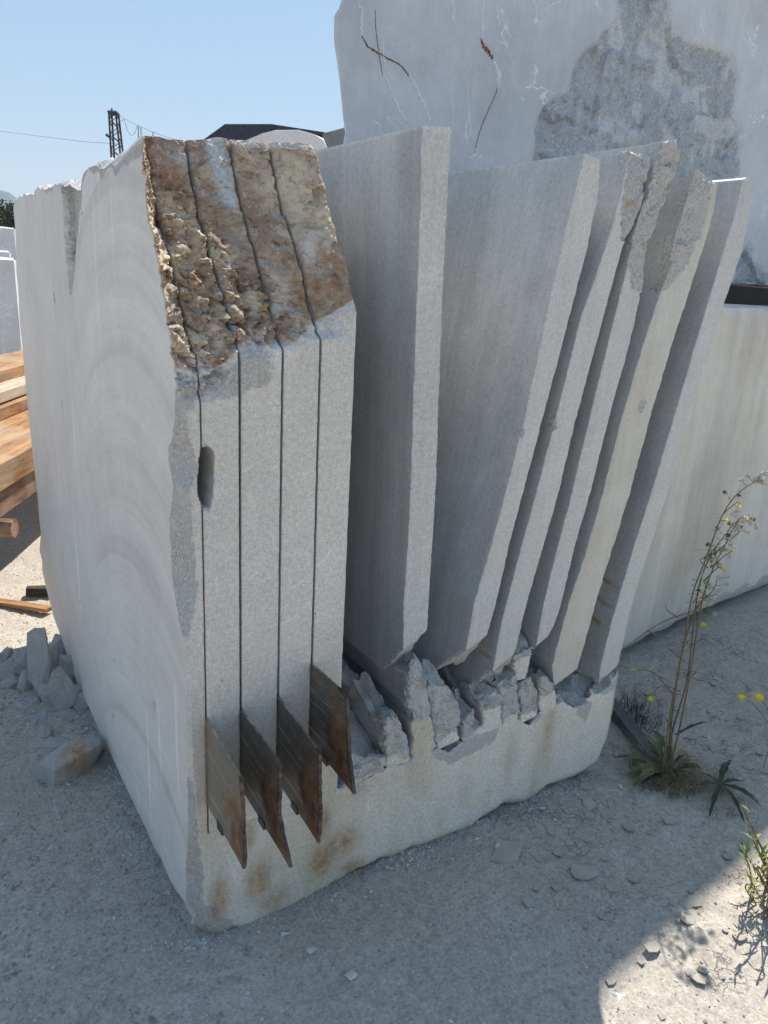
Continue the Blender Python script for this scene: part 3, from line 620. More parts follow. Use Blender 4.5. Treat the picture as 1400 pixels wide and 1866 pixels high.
for i, s in enumerate(SL):
    bz = on(*s['L'][0], 1, 0); root = tag(empty('stone_slab', (float(bz[0]), .0, float(bz[2]))), s['label'], 'stone slab', 'loose slabs leaning on the broken stubs')
    zt0 = on(*s['L'][-1], 1, 0)[2]; zb0 = on(*s['L'][0], 1, 0)[2]
    def rough(V, s=s, zb0=zb0): 
        r = s['rough'](V) if s['rough'] else np.zeros(len(V)); return np.maximum(r, 0 if s.get('foot') else ss(zb0+.022-V[:, 2]+.02*vn(V, 15, 5), 0, .01)*.8)
    def wm(V, m, i=i, zt0=zt0, s=s):
        x, y, z = V.T
        m[:, 3] = np.maximum(m[:, 3], ss(z, zt0-.006, zt0-.001)*.5)
        if i == 5:
            for px, py in ((1112, 1062), (1108, 1096), (1106, 1130)):
                kx = on(px, py, 1, .05); d = ((y-.07)/.05)**2+((z-kx[2]-.15*(y-.07))/.008)**2; m[:, 2] = np.maximum(m[:, 2], 1.*np.exp(-d)*(y > .003))
        if i == 2:
            kx = on(893, 1200, 1, .02); m[:, 2] = np.maximum(m[:, 2], np.exp(-((y-.05)/.03)**2-((z-kx[2])/.008)**2)*(y > .003))
        if i == 0:
            c = on(785, 500, 1, 0); c2 = on(750, 870, 1, 0)
            m[:, 3] = np.maximum(m[:, 3], .6*ss(vn(V*[1, 1, 3], 40, 3), 0, .5)*np.exp(-((z-c[2])/.035)**2)*(y < .03)); m[:, 0] = np.maximum(m[:, 0], (((x-c2[0])/.014)**2+((z-c2[2])/.016)**2 < 1)*(y < .03))
        for k, (px, py) in {1: (945, 790), 2: (1010, 772), 4: (1170, 740)}.items():
            if k == i:
                c = on(px, py, 1, 0); m[:, 0] = np.maximum(m[:, 0], ((((x-c[0])/.013)**2+((z-c[2])/.02)**2) < 1)*(y < .03))
    o = poly_prism('slab_body', s['L'], s['R'], s['y0'], 2.0, root, 300, 9, [M_SLABW if s.get('warm') else M_SLABF, M_SLAB], rough, jit=.0018, bev=.003, wmask=wm, foot=s.get('foot'),
                   ts=np.concatenate([[0, .0015], np.linspace(.005, .25, 50), np.linspace(.26, 1, 50)]), yaw=s['yaw'])
    # a single piece: the mesh itself is the thing
    loc = root.location.copy(); lab = root['label']; bpy.data.objects.remove(root); o.parent = None; o.location = loc; o.name = 'stone_slab'
    tag(o, lab, 'stone slab', 'loose slabs leaning on the broken stubs')

# ------------------------------------------------------------------ four steel plates driven into the cuts
def steel_mat():
    N = NT('worn_steel_plate'); r, b, o, e = N.attr()        # r: 0 at the stone .. 1 at the free edge
    # streaks run along the slope of the plate (local y-z direction)
    x = N.sep(N.co); a = N.add(N.mul(x[2], .80), N.mul(x[1], -.60)); c = N.add(N.mul(x[1], .8), N.mul(x[2], .6))
    st = N.noise(N.comb(0, N.mul(b, 60), N.mul(r, 1.1)), sc=1, det=4, ro=.7); st2 = N.noise(N.comb(3, N.mul(b, 170), N.mul(r, 2)), sc=1, det=2)
    bl = N.noise(sc=24, det=5, ro=.7); bl2 = N.noise(sc=9, det=3)
    col = N.mix(N.rng(bl, .3, .7), (.03, .029, .031), (.13, .118, .10))
    col = N.mix(N.mul(e, .75), col, (.38, .32, .25))
    sm = N.mul(N.rng(st, .54, .66), N.rng(b, .12, .2)); col = N.mix(N.mul(sm, .95), col, (.66, .60, .53))
    col = N.mix(N.mul(N.rng(st2, .6, .7), .4), col, (.30, .26, .22))
    ru = N.rng(N.add(r, N.mul(N.rng(bl2, .3, .7, -1, 1, False), .18)), .62, .78); ru = N.mul(ru, N.rng(b, .98, .45))
    col = N.mix(N.mul(ru, .9), col, N.mix(N.rng(bl, .35, .65), (.10, .048, .018), (.25, .125, .05)))
    col = N.mix(N.rng(r, .965, .985), col, N.mix(N.rng(bl, .35, .65), (.04, .03, .025), (.16, .10, .07)))
    return N.done(col, N.rng(ru, 0, 1, .30, .85, False), N.bump(bl, .0010, .6), .5, N.rng(ru, 0, 1, .55, .0, False))
M_STEEL = steel_mat()
BL = [dict(k=0, near=[(376, 1309), (377, 1462)], far=[(440, 1417), (444, 1460), (446, 1520), (448, 1560), (446, 1583)], label='leftmost rusty steel plate driven into the first cut', e=.9),
      dict(k=1, near=[(441, 1293), (447, 1446)], far=[(504, 1380), (511, 1395), (511, 1484), (518, 1520), (531, 1581)], label='rusty steel plate with a curved pointed lower corner, in the second cut', e=.25),
      dict(k=2, near=[(506, 1266), (512, 1430)], far=[(580, 1366), (584, 1374), (585, 1484), (582, 1536)], label='dark rusty steel plate with a ragged outer edge, in the third cut', e=.25),
      dict(k=3, near=[(564, 1204), (560, 1343)], far=[(618, 1253), (633, 1272), (637, 1330), (638, 1375), (647, 1447)], label='rightmost and highest rusty steel plate, beside the gap to the loose slabs', e=.3)]
for s in BL:
    k = KX[s['k']]; 
    n = [on(*q, 0, k) for q in s['near']]; f = [on(*q, 0, k) for q in s['far']]
    dl = f[0]-n[0]; dl2 = f[-1]-n[1]
    A = np.array(f)[::-1]; d = np.concatenate([[0], np.cumsum(np.linalg.norm(np.diff(A, axis=0), axis=1))]); v = np.linspace(0, 1, 60)
    Fr = np.stack([np.interp(v, d/d[-1], A[:, i]) for i in range(3)], -1); Nr = np.array(n[1])[None]*(1-v[:, None])+np.array(n[0])[None]*v[:, None]
    Nr = Nr-(Fr-Nr)*(.10/np.linalg.norm(dl))               # goes on into the cut
    Fr[1:-1, 1] += .0035*fbm(V3(Fr[1:-1, 1]*0+s['k']*5, Fr[1:-1, 2], 0*Fr[1:-1, 2]), 70, 3, .7, 5)*(2 if s['k'] in (1, 2) else 1)
    t = np.linspace(0, 1, 26); G = Nr[:, None]*(1-t[None, :, None])+Fr[:, None]*t[None, :, None]
    th = np.where(t < .9, .0024, .0024+.0005)[None, :]*np.ones((60, 1)); lip = ss(t, .95, 1)[None]*.0016
    A1 = G.copy(); A1[..., 0] -= th+lip; A2 = G.copy(); A2[..., 0] += th+lip*.5
    gg = Grids(); 
    gg.grid(A1, True); gg.grid(A2, False)
    for E1, E2, fl in ((A1[:, 0], A2[:, 0], False), (A1[:, -1], A2[:, -1], True), (A1[0], A2[0], True), (A1[-1], A2[-1], False)): gg.grid(np.stack([E1, E2]), fl)
    V, F, M = gg.arrays(); 
    from mathutils import kdtree
    kd = kdtree.KDTree(G.shape[0]*G.shape[1]); GG = G.reshape(-1, 3)
    for i, p in enumerate(GG): kd.insert(p, i)
    kd.balance(); idx = np.array([kd.find(p)[1] for p in V]); m = np.zeros((len(V), 4)); m[:, 0] = t[idx % 26]; m[:, 1] = v[idx//26]; m[:, 3] = s['e']
    loc = (float(k), float(n[1][1]), float(n[1][2]))
    o = mk('steel_plate', V, F, M_STEEL, None, m, None, 30, loc=loc); tag(o, s['label'], 'steel plate', 'steel plates driven into the cuts')
    # second half of the wedge, whose end just shows under the plate
    q = n[1]+(f[-1]-n[1])*.42+np.array([0, 0, -.012]); e1 = (f[-1]-n[1])/np.linalg.norm(f[-1]-n[1])
    up = np.array([0, 0, 1.]); c0 = q; Vs = []
    for dx in (-.004, .004):
        for a, b in ((-.022, .0), (.010, .0), (.014, .02), (-.022, .02)): Vs.append(c0+e1*a+up*b+np.array([dx, 0, 0]))
    o2 = mk('wedge_tongue', np.array(Vs)-np.array(loc), [[0, 1, 2, 3], [7, 6, 5, 4], [0, 4, 5, 1], [1, 5, 6, 2], [2, 6, 7, 3], [3, 7, 4, 0]], M_STEEL, None, np.tile([[.5, .1, 0, 0]], (8, 1))); o2.parent = o

# ------------------------------------------------------------------ blocks behind
def rough_block(name, x0, x1, y0, y1, z0, z1, rz, mats, label, res=.03, rim=.02, edge=None, maskf=None, dispf=None, cat='stone block', seed=0, pivot=None, topf=None, group=None):
    nx = int((x1-x0)/res); nz = int((z1-z0)/res); ny = max(6, int((y1-y0)/res/1.5))
    u = np.linspace(0, 1, nx); v = np.linspace(0, 1, nz)
    Xg, Zg_ = np.meshgrid(x0+u*(x1-x0), v); zt_ = z1+(topf(x0+u*(x1-x0)) if topf else 0*u); Zg_ = z0+Zg_*(zt_-z0)[None]
    P = V3(Xg, y0+0*Xg, Zg_); Q = V3(Xg, y1+0*Xg, Zg_); ts = np.linspace(0, 1, ny)
    def disp(V, m):
        D = np.zeros_like(V); x, y, z = V.T; S = V+seed*7.7
        dx = np.minimum(x-x0, x1-x); dz = np.minimum(z-z0, z1-z+(topf(x) if topf else 0)); dy = np.minimum(y-y0, y1-y)
        n = .5+.5*fbm(S, 7, 4, .6, 3); n2 = .5+.5*fbm(S, 2.2, 3, .5, 4)
        # worn arrises
        kx = np.clip(1-dx/.05, 0, 1); kz = np.clip(1-dz/.05, 0, 1); ky = np.clip(1-dy/.05, 0, 1)
        D[:, 0] += np.sign((x0+x1)/2-x)*kx*(np.maximum(kz, ky))*rim*n*1.5; D[:, 2] += np.sign((z0+z1)/2-z)*kz*np.maximum(kx, ky)*rim*n*1.5; D[:, 1] += np.sign((y0+y1)/2-y)*ky*np.maximum(kx, kz)*rim*n*1.2
        D[:, 0] += np.sign((x0+x1)/2-x)*(dx < .001)*rim*n2; D[:, 2] += np.sign((z0+z1)/2-z)*(dz < .001)*rim*n2
        if dispf: D += dispf(V)
        return D
    def mask(V):
        m = np.zeros((len(V), 4)); x, y, z = V.T; dx = np.minimum(x-x0, x1-x); dz = np.minimum(z-z0, z1-z); dy = np.minimum(y-y0, y1-y)
        e = ((dx < .03)*1+(dz < .03)*1+(dy < .03)*1) >= 2; m[:, 3] = e*.4
        if maskf: maskf(V, m)
        return m
    o = solid(name, P, Q, ts, mats, None, disp, mask, 0, 0, 45)
    c = np.array(pivot or ((x0+x1)/2, (y0+y1)/2, z0)); Vv = np.array([q.co for q in o.data.vertices])-c
    o.data.vertices.foreach_set('co', Vv.ravel()); o.location = c; o.rotation_euler.z = rz; o.data.update()
    return tag(o, label, cat, group)

RZ = math.radians(6.4)
# lower, yellowed block: front face through its traced foot line
A0 = on(1145, 1195, 2, GZ); n_low = np.array([-math.sin(RZ), math.cos(RZ), 0])
def lowplane(px, py): return onp(px, py, A0, n_low)
ax = np.array([math.cos(RZ), math.sin(RZ)]); 
def to_low(V): d = V-np.array([A0[0], A0[1], 0]); return d[..., 0]*ax[0]+d[..., 1]*ax[1], d[..., 2]
ztl = lowplane(1400, 557)[2]; footz = [(lowplane(a, b)) for a, b in ((1130, 1200), (1160, 1187), (1192, 1165), (1218, 1160), (1235, 1140), (1300, 1112), (1330, 1100), (1342, 1096), (1400, 1076))]
ft = np.array([(*to_low(q[None])[0:1][0], q[2]) for q in footz])
def low_disp(V):
    D = np.zeros_like(V); x, y, z = V.T; fr = y < .02
    zf = np.interp(x, ft[:, 0], ft[:, 1])+.01*fbm(V, 12, 3, .6, 4); k = np.clip(1-(z-GZ)/.12, 0, 1); D[:, 2] += k*(zf-GZ+.0)*(y < 3)*.9
    D[:, 1] += fr*ss(.045-(z-GZ), 0, .03)*.05; D[:, 1] += fr*.004*fbm(V, 3, 3, .5, 4); return D
def low_mask(V, m):
    x, y, z = V.T; fr = y < .1
    m[:, 0] = np.maximum(m[:, 0], fr*ss(.09+.05*vn(V, 8, 4)-(z-np.interp(x, ft[:, 0], ft[:, 1])), 0, .02)*.8)
    for c, a in ((( 1.05, .55), .9), ((1.75, .8), .6)): m[:, 3] = np.maximum(m[:, 3], fr*.7*np.exp(-((np.hypot((x-c[0])*1.0, (z-c[1])*1.4)-.33)/.012)**2)*ss(vn(V, 5, 9), -.1, .3))
rough_block('stone_block', -.38, 4.2, 0, 2.9, GZ, ztl, RZ, M_LOW, 'long yellowish stone block on the ground behind the leaning slabs, streaked by water', .035, .015, None, low_mask, low_disp, seed=2, pivot=(0, 0, 0)).location = (A0[0], A0[1], 0)

# upper blue-grey block, set back, on timber spacers
YU = 2.30; RU = math.radians(2.0)
ul = on(612, 100, 1, YU); zub = on(1370, 523, 1, YU+.1)[2]; X0 = ul[0]
ZTU = 3.76
edge_px = [(628, 285), (622, 262), (626, 235), (620, 200), (615, 150), (612, 100), (604, 70), (604, 25), (612, 12), (625, -30)]
ez = np.array([(on(a, b, 1, YU)[2], on(a, b, 1, YU)[0]) for a, b in edge_px])
scar_px = [(972, 290), (985, 230), (1000, 190), (1040, 160), (1060, 110), (1100, 60), (1125, 30), (1130, -20), (1215, -20), (1228, 60), (1265, 80), (1310, 92), (1335, 110), (1342, 160), (1336, 200), (1350, 240), (1345, 330), (1000, 330)]
scar2_px = [(1335, 540), (1350, 470), (1362, 450), (1372, 480), (1400, 500), (1420, 540)]
def up_pt(a, b): q = on(a, b, 1, YU+.03*0); return q
def scar(V):
    x, z = V[:, 0]+X0, V[:, 2]; w1 = .03*fbm(V, 5, 4, .6, 4); w2 = .03*fbm(V+9, 5, 4, .6, 5)
    q = np.array([on(a, b, 1, YU)[[0, 2]] for a, b in scar_px]); q2 = np.array([on(a, b, 1, YU)[[0, 2]] for a, b in scar2_px])
    return sum(np.maximum(inside(q, x+w1+a, z+w2+b), inside(q2, x+w1+a, z+w2+b)) for a, b in ((0, 0), (.03, 0), (-.03, 0), (0, .03), (0, -.03), (.015, .015), (-.015, -.015)))/7*(V[:, 1] < .25)
def up_disp(V):
    D = np.zeros_like(V); x, y, z = V.T
    lf = x < .12; xe = np.interp(z, ez[::-1, 0] if ez[0, 0] > ez[-1, 0] else ez[:, 0], ez[::-1, 1] if ez[0, 0] > ez[-1, 0] else ez[:, 1])-X0; D[:, 0] += np.clip(1-x/.9, 0, 1)*(xe+.0); D[:, 0] += .62*y*np.clip(1-x/2, 0, 1)
    sc = scar(V); D[:, 1] += (y < .02)*sc*.5*(.05+.05*rdg(V, 3.2, 4, .55, 7)+facets(x+.03*fbm(V, 6, 3), z+.03*fbm(V+5, 6, 3), .22, .35, 3)+facets(x+.02*fbm(V, 9, 3), z, .08, .5, 4)+.012*fbm(V, 22, 4, .65, 8)); D[:, 1] += (y < .02)*.004*fbm(V, 2, 3, .5, 9); return D
crk_px = [[(686, 20), (690, 100), (700, 140), (720, 185), (735, 220)], [(660, 40), (660, 70), (690, 92), (720, 112), (745, 140), (765, 170), (780, 210), (783, 235)], [(882, 0), (880, 30), (879, 70), (897, 100), (908, 140), (903, 165), (885, 210), (870, 250), (862, 275)], [(712, 150), (720, 180), (735, 200)]]
def up_mask(V, m):
    x, y, z = V.T; fr = y < .1; sc = scar(V); m[:, 0] = np.maximum(m[:, 0], sc*.9)
    wv_ = ss(vn(V, 6, 31)+.4*vn(V, 15, 3), .3, .8); m[:, 3] = np.maximum(m[:, 3], sc*wv_*.7)
    for j, pl in enumerate(crk_px):
        q = np.array([on(a, b, 1, YU)[[0, 2]] for a, b in pl]); best = np.full(len(V), 9.); tt = np.zeros(len(V)); X_ = x+X0+.008*vn(V, 30, 3)
        for i in range(len(q)-1):
            d = q[i+1]-q[i]; t = np.clip(((X_-q[i, 0])*d[0]+(z-q[i, 1])*d[1])/(d@d), 0, 1); dd = np.hypot(X_-q[i, 0]-t*d[0], z-q[i, 1]-t*d[1]); tt = np.where(dd < best, (i+t)/(len(q)-1), tt); best = np.minimum(best, dd)
        l = ss(best, .020, .009)*fr; brown = {1: ss(tt, .1, .2)*ss(tt, .6, .4), 2: ss(tt, .22, .3)*ss(tt, .5, .42), 0: .7, 3: .0}[j]
        pass
    # dark hairline kept as geometry-free stain
def up_top(x): return .05*vn(V3(x, 0*x, 0*x), 1.3, 3)
M_BACK2 = M_BACK
up = rough_block('stone_block', 0, 6.6, 0, .8, zub, ZTU, RU*0, M_BACK2, 'huge pale blue-grey stone block raised behind the slabs, with a rough scar and rusty cracks', .013, .02, None, up_mask, up_disp, seed=5, pivot=(0, 0, 0), topf=up_top)
up.location = (X0, YU, 0)
tb = rough_block('stone_block', 2.1, 7.4, 0, .8, ZTU+.01, 6.26, RZ, M_BACK, 'unseen pale stone block added on top of the tall stack behind the slabs to cast a shadow on the ground', .08, .02, seed=8, pivot=(0, 0, 0)); tb.location = (X0+.1, YU-.35, 0)  # added block, out of view, sized and turned to cast the diagonal ground shadow
M_RUSTV = simple('rusty_crack', (.10, .035, .012), (.30, .15, .07), 60, .9, .001); M_WHITEV = simple('white_vein', (.62, .62, .62), (.78, .78, .77), 40, .8, .001); M_DARKV = simple('dark_crack', (.10, .085, .075), (.26, .24, .23), 40, .9, .001)
def crack(pl, w0, mat, seed, wf=None):
    Rr = np.random.default_rng(seed); P = smoothpath([on(a, b, 1, YU) for a, b in pl], 14); V = []; F = []; n = len(P)
    for i, p in enumerate(P):
        d = P[min(i+1, n-1)]-P[max(i-1, 0)]; d /= np.linalg.norm(d); t = np.array([-d[2], 0, d[0]]); ww = w0*(.35+.65*math.sin(math.pi*min(max(i/n, .04), .96)))*Rr.uniform(.35, 1.25); off = t*Rr.normal()*w0*.22
        yy = YU+up_disp(np.array([[p[0]-X0, 0, p[2]]]))[0, 1]-.0025
        for s_ in (-1, 1): q = p+off+t*ww*s_*.5; V.append((q[0], yy, q[2]))
        for s_ in (-1, 1): q = p+off+t*ww*s_*.5; V.append((q[0], yy+.012, q[2]))
    for i in range(n-1):
        k = 4*i; F += [[k, k+1, k+5, k+4], [k+1, k+3, k+7, k+5], [k+2, k, k+4, k+6]]
    me = bpy.data.meshes.new('crack'); me.from_pydata([tuple(np.array(v)-np.array([X0, YU, 0])) for v in V], [], F); return link('crack', me, mat, up)
crack([(882, -5), (879, 30), (880, 55), (878, 72)], 0.0176, M_WHITEV, 1); crack([(877, 68), (882, 85), (892, 97), (899, 108)], .022, M_RUSTV, 2); crack([(899, 106), (905, 122), (910, 140), (907, 160)], 0.0320, M_WHITEV, 3)
crack([(906, 160), (900, 180), (888, 205), (876, 235), (868, 262), (866, 280)], .006, M_DARKV, 4); crack([(870, 262), (866, 282), (850, 290)], 0.0192, M_WHITEV, 5); crack([(903, 0), (907, 25), (908, 50)], 0.0160, M_WHITEV, 6)
crack([(684, 18), (685, 50), (688, 80), (693, 115), (697, 138)], .005, M_DARKV, 7); crack([(660, 10), (659, 40), (660, 66)], 0.0160, M_WHITEV, 8); crack([(659, 66), (670, 84), (690, 97), (712, 110)], .010, M_RUSTV, 9); crack([(708, 107), (728, 118), (745, 138)], .009, M_RUSTV, 10)
crack([(745, 137), (758, 158), (770, 185), (780, 210), (784, 228)], 0.0224, M_WHITEV, 11); crack([(697, 138), (712, 160), (722, 190), (745, 228)], 0.0160, M_WHITEV, 12); crack([(700, 60), (698, 100), (712, 150)], 0.0112, M_WHITEV, 13)
crack([(652, 0), (655, 12), (662, 18)], .012, M_WHITEV, 14)
M_DARKWOOD = simple('dark_timber', (.03, .025, .02), (.09, .07, .055), 30, .9, .003, stretch=(1, 8, 8))
for (xs_, ys_, lx, ly, lb) in ((5.2, YU+.02, 3.8, .14, 'long dark timber spacer in the gap under the raised block'),):
    z0 = ztl-.012; V, F = box((0, 0, (zub-z0)/2), (lx, ly, zub-z0-.004), 0, .003); o = mk('timber_spacer', V, F, M_DARKWOOD, None, loc=(0, 0, 0)); o.location = (xs_, ys_+.1, z0); tag(o, lb, 'timber')

# ------------------------------------------------------------------ far left: planks, far blocks, hills, mast, shed
def wood_mat(name, a, b):
    N = NT(name); n = N.noise(N.map(N.co, (2.2, 18, 18)), sc=1, det=5, ro=.65, dist=.6); n2 = N.noise(sc=3, det=3); n3 = N.noise(N.map(N.co, (4, 60, 60)), sc=1, det=3)
    col = N.mix(N.rng(n, .3, .7), a, b); col = N.mix(N.rng(n2, .45, .65, 0, .5), col, (.42, .33, .24)); col = N.mix(N.rng(n3, .62, .72, 0, .6), col, (.06, .03, .02))
    return N.done(col, .85, N.bump(n, .003, .8), .2)
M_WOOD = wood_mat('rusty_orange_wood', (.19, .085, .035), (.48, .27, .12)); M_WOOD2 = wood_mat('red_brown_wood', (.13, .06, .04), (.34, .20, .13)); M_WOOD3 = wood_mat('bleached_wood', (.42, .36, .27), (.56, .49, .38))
AZW = math.radians(61)
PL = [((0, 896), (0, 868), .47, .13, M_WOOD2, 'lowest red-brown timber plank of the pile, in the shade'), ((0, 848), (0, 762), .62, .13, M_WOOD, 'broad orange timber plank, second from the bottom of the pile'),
      ((0, 746), (0, 730), .70, .07, M_WOOD, 'narrow orange timber plank in the middle of the pile'), ((0, 717), (0, 692), .78, .06, M_WOOD3, 'bleached pale timber plank near the top of the pile'), ((0, 678), (0, 648), .86, .08, M_WOOD, 'topmost orange timber plank of the pile')]
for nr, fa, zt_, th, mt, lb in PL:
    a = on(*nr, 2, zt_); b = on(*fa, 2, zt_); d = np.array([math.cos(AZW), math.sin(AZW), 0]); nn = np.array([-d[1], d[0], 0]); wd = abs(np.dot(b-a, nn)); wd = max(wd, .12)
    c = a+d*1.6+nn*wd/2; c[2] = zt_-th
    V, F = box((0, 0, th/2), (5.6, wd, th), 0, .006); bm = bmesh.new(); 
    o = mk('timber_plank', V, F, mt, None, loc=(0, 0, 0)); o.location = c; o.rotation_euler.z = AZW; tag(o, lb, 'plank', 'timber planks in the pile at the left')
a = on(8, 955, 2, .34)
for k, (off, lb) in enumerate(((0.0, 'round-ended timber bearer sticking out under the plank pile'), (2.6, 'far timber bearer under the plank pile'))):
    d = np.array([math.cos(AZW), math.sin(AZW), 0]); nn = np.array([-d[1], d[0], 0]); p = a+d*(off); V, F = tube([p-nn*.05-np.array([0, 0, .02]), p+nn*1.5-np.array([0, 0, .02])], .05, 10); V = V-p; o = mk('timber_bearer', V, F, M_WOOD2, None, loc=(0, 0, 0)); o.location = p; tag(o, lb, 'timber')
    V, F = box((0, 0, -(p[2]-GZ)/2-.06), (.22, 1.2, p[2]-GZ-.04)); o = mk('stone_support', V, F, M_LOW, None, loc=(0, 0, 0)); o.location = p+nn*.75+d*.0; o.rotation_euler.z = AZW; tag(o, ('near' if k == 0 else 'far')+' stone support under the timber plank pile', 'stone')
# loose scraps of wood on the sunlit ground
for (p0, p1, wd, th, mt, lb) in (((-20, 1100), (92, 1118), .045, .02, M_WOOD, 'thin pale plank lying on the sunlit ground behind the rubble'), ((50, 1086), (98, 1085), .05, .04, M_DARKWOOD, 'short dark stick of wood on the sunlit ground by the block')):
    a, b = gr(*p0), gr(*p1); l = np.linalg.norm(b-a); V, F = box((0, 0, 0), (l, wd, th), 0, .003); o = mk('wood_scrap', V, F, mt, None, loc=(0, 0, 0)); o.location = (a+b)/2+np.array([0, 0, th/2+.01]); o.rotation_euler.z = math.atan2(*(b-a)[[1, 0]]); tag(o, lb, 'wood')

def far_block(px0, px1, pyt, pyb, dist, depth, label, mat=M_BACK, dz=0, seed=0, group='stored stone blocks in the distance', zbot=GZ):
    a = at((px0+px1)/2, pyb, dist); t = at((px0+px1)/2, pyt, dist); wd = (px1-px0)/FPX*dist; h = t[2]-zbot if zbot is not None else t[2]-a[2]; z0 = zbot
    az = math.atan2(a[1]-CAM[1], a[0]-CAM[0])-math.pi/2
    rough_block('stored_block', -wd/2, wd/2, 0, depth, 0, h, az, mat, label, max(.05, wd/40), .04, seed=seed, pivot=(0, 0, 0), group=group).location = (a[0], a[1], z0)
    return h
far_block(-60, 34, 466, 640, 13.5, 1.6, 'grey stored stone block in the distance just left of the big block', seed=3)
hA = far_block(-90, 22, 452, 640, 17, 2, 'middle stored stone block in the distance, half hidden by the nearest one', seed=4)
far_block(-110, 30, 408, 640, 21, 2.5, 'farthest and tallest stored stone block, under the tree line', seed=6)

# boulder and shed behind the brown skin
M_PALE = stone('pale_boulder_stone', (.42, .40, .41), (.52, .5, .5), speck=.05, swirl=.3)
pc = at(520, 262, 11.0); rs = []
rr_ = np.random.default_rng(3)
prof_px = [(425, 268), (440, 262), (480, 244), (505, 238), (545, 238), (572, 246), (588, 252), (594, 268), (596, 300), (425, 300)]
P3 = []
for dd in (11.0, 12.3):
    for a, b in prof_px:
        q = at(a, b, dd); q = q+rr_.uniform(-.02, .02, 3); P3.append(q)
for a in (425, 596):
    for dd in (10.9, 12.4): q = at(a, 300, dd); q[2] = GZ; P3.append(q)
P3 = np.array(P3); cc = P3.mean(0); cc[2] = GZ
me = bevel_rock([tuple(p-cc) for p in P3], .04, 'boulder'); o = link('boulder', me, M_PALE, None, cc); tag(o, 'pale lilac-grey boulder showing above the brown-skinned block top, in front of the dark roof', 'boulder')
sh = empty('shed', (0, 0, GZ)); D_S = 24.
M_ROOF = simple('dark_roof_sheet', (.035, .035, .045), (.06, .06, .075), 3, .6, .004, stretch=(6, 6, .3)); M_CONC = simple('concrete_wall', (.20, .195, .18), (.26, .25, .23), 2.5, .9, .003)
def slab_px(name, pts, d, depth, mat, parent):
    A = [at(a, b, d/np.dot(ray(a, b), CF)*1.0) for a, b in pts]; n = np.array([CF[0], CF[1], 0]); n /= np.linalg.norm(n); k = len(pts); V = np.array(A+[p+n*depth for p in A])
    F = [list(range(k)), list(range(k, 2*k))[::-1]]+[[i, i+k, (i+1) % k+k, (i+1) % k] for i in range(k)]
    return mk(name, V, F, mat, parent)
pr = at(500, 250, D_S); sh.location = (pr[0], pr[1], GZ); tag(sh, 'far shed with a dark sloping roof and a grey side wall, seen over the block', 'shed')
slab_px('roof', [(366, 258), (410, 226), (495, 226), (592, 241), (592, 247), (495, 236), (450, 262), (366, 262)], D_S, 7, M_ROOF, sh)
slab_px('front_wall', [(380, 262), (495, 238), (590, 248), (590, 300), (380, 300)], D_S+.3, 6, M_ROOF, sh)
w1 = slab_px('side_wall', [(588, 243), (600, 240), (660, 224), (660, 420), (588, 420)], D_S-1, 6, M_CONC, sh)

# lattice mast with cables
M_MAST = simple('dark_mast_steel', (.03, .03, .032), (.06, .058, .055), 10, .6, .001, .3)
DM = 60.; parts = []
bl_, br_ = at(202, 268, DM), at(218, 268, DM); tl, tr = at(198.5, 204, DM), at(211, 205, DM)
n_c = np.array([CF[0], CF[1], 0]); n_c /= np.linalg.norm(n_c); wid = .6
lo = 4.2; 
def lerp(a, b, t): return a+(b-a)*t
cor = []
for (b_, t_) in ((bl_, tl), (br_, tr)):
    dz = (t_-b_)/(t_[2]-b_[2]); base = b_-dz*(b_[2]-GZ)
    cor.append((base, t_)); cor.append((base+n_c*.7, t_+n_c*.55))
root = empty('lattice_mast', tuple(cor[0][0])); tag(root, 'dark steel lattice mast rising behind the left part of the block', 'mast')
for b_, t_ in cor: mk('leg', *tube([b_, t_], .065, 4), M_MAST, root)
for lev in range(26):
    t0, t1 = lev/26, (lev+1)/26; br = []
    for i, j in ((0, 2), (1, 3), (0, 1), (2, 3)):
        a, b = (i, j) if lev % 2 else (j, i); br.append(tube([lerp(*cor[a], t0), lerp(*cor[b], t1)], .03, 4))
    V, F = join(br); o = mk('brace', V, F, M_MAST, root)
V, F = join([tube([cor[i][1], cor[j][1]], .13, 4) for i, j in ((0, 2), (1, 3), (0, 1), (2, 3))]); mk('head_frame', V, F, M_MAST, root)
tm = at(204, 197, DM); mk('spike', *tube([lerp(cor[0][1], cor[2][1], .45), tm], .05, 4), M_MAST, root)
mk('arm', *tube([at(201, 250, DM), at(193, 245, DM)], .10, 4), M_MAST, root)
cab = [at(a, b, DM) for a, b in ((211, 206), (226, 216), (250, 228), (275, 239), (305, 250), (420, 280))]; V, F = tube(cab, .014, 4); mk('cable', V, F, M_MAST, root)
V, F = tube([at(a, b, DM) for a, b in smoothpath([(212, 212), (217, 219), (223, 220), (226, 217), (230, 230), (236, 244), (242, 246), (247, 240), (250, 229)], 3)], .014, 4); mk('hanging_cable', V, F, M_MAST, root)
V, F = tube([at(212, 262, DM+.1), at(150, 258, DM+8), at(0, 239, DM+30), at(-200, 215, DM+60)], .014, 4); mk('cable', V, F, M_MAST, root)
for a, b0, b1 in ((257, 232, 275), (252, 229, 270), (279, 240, 275)): mk('hanger', *tube([at(a, b0, DM), at(a+1, b1, DM)], .03, 4), M_MAST, root)

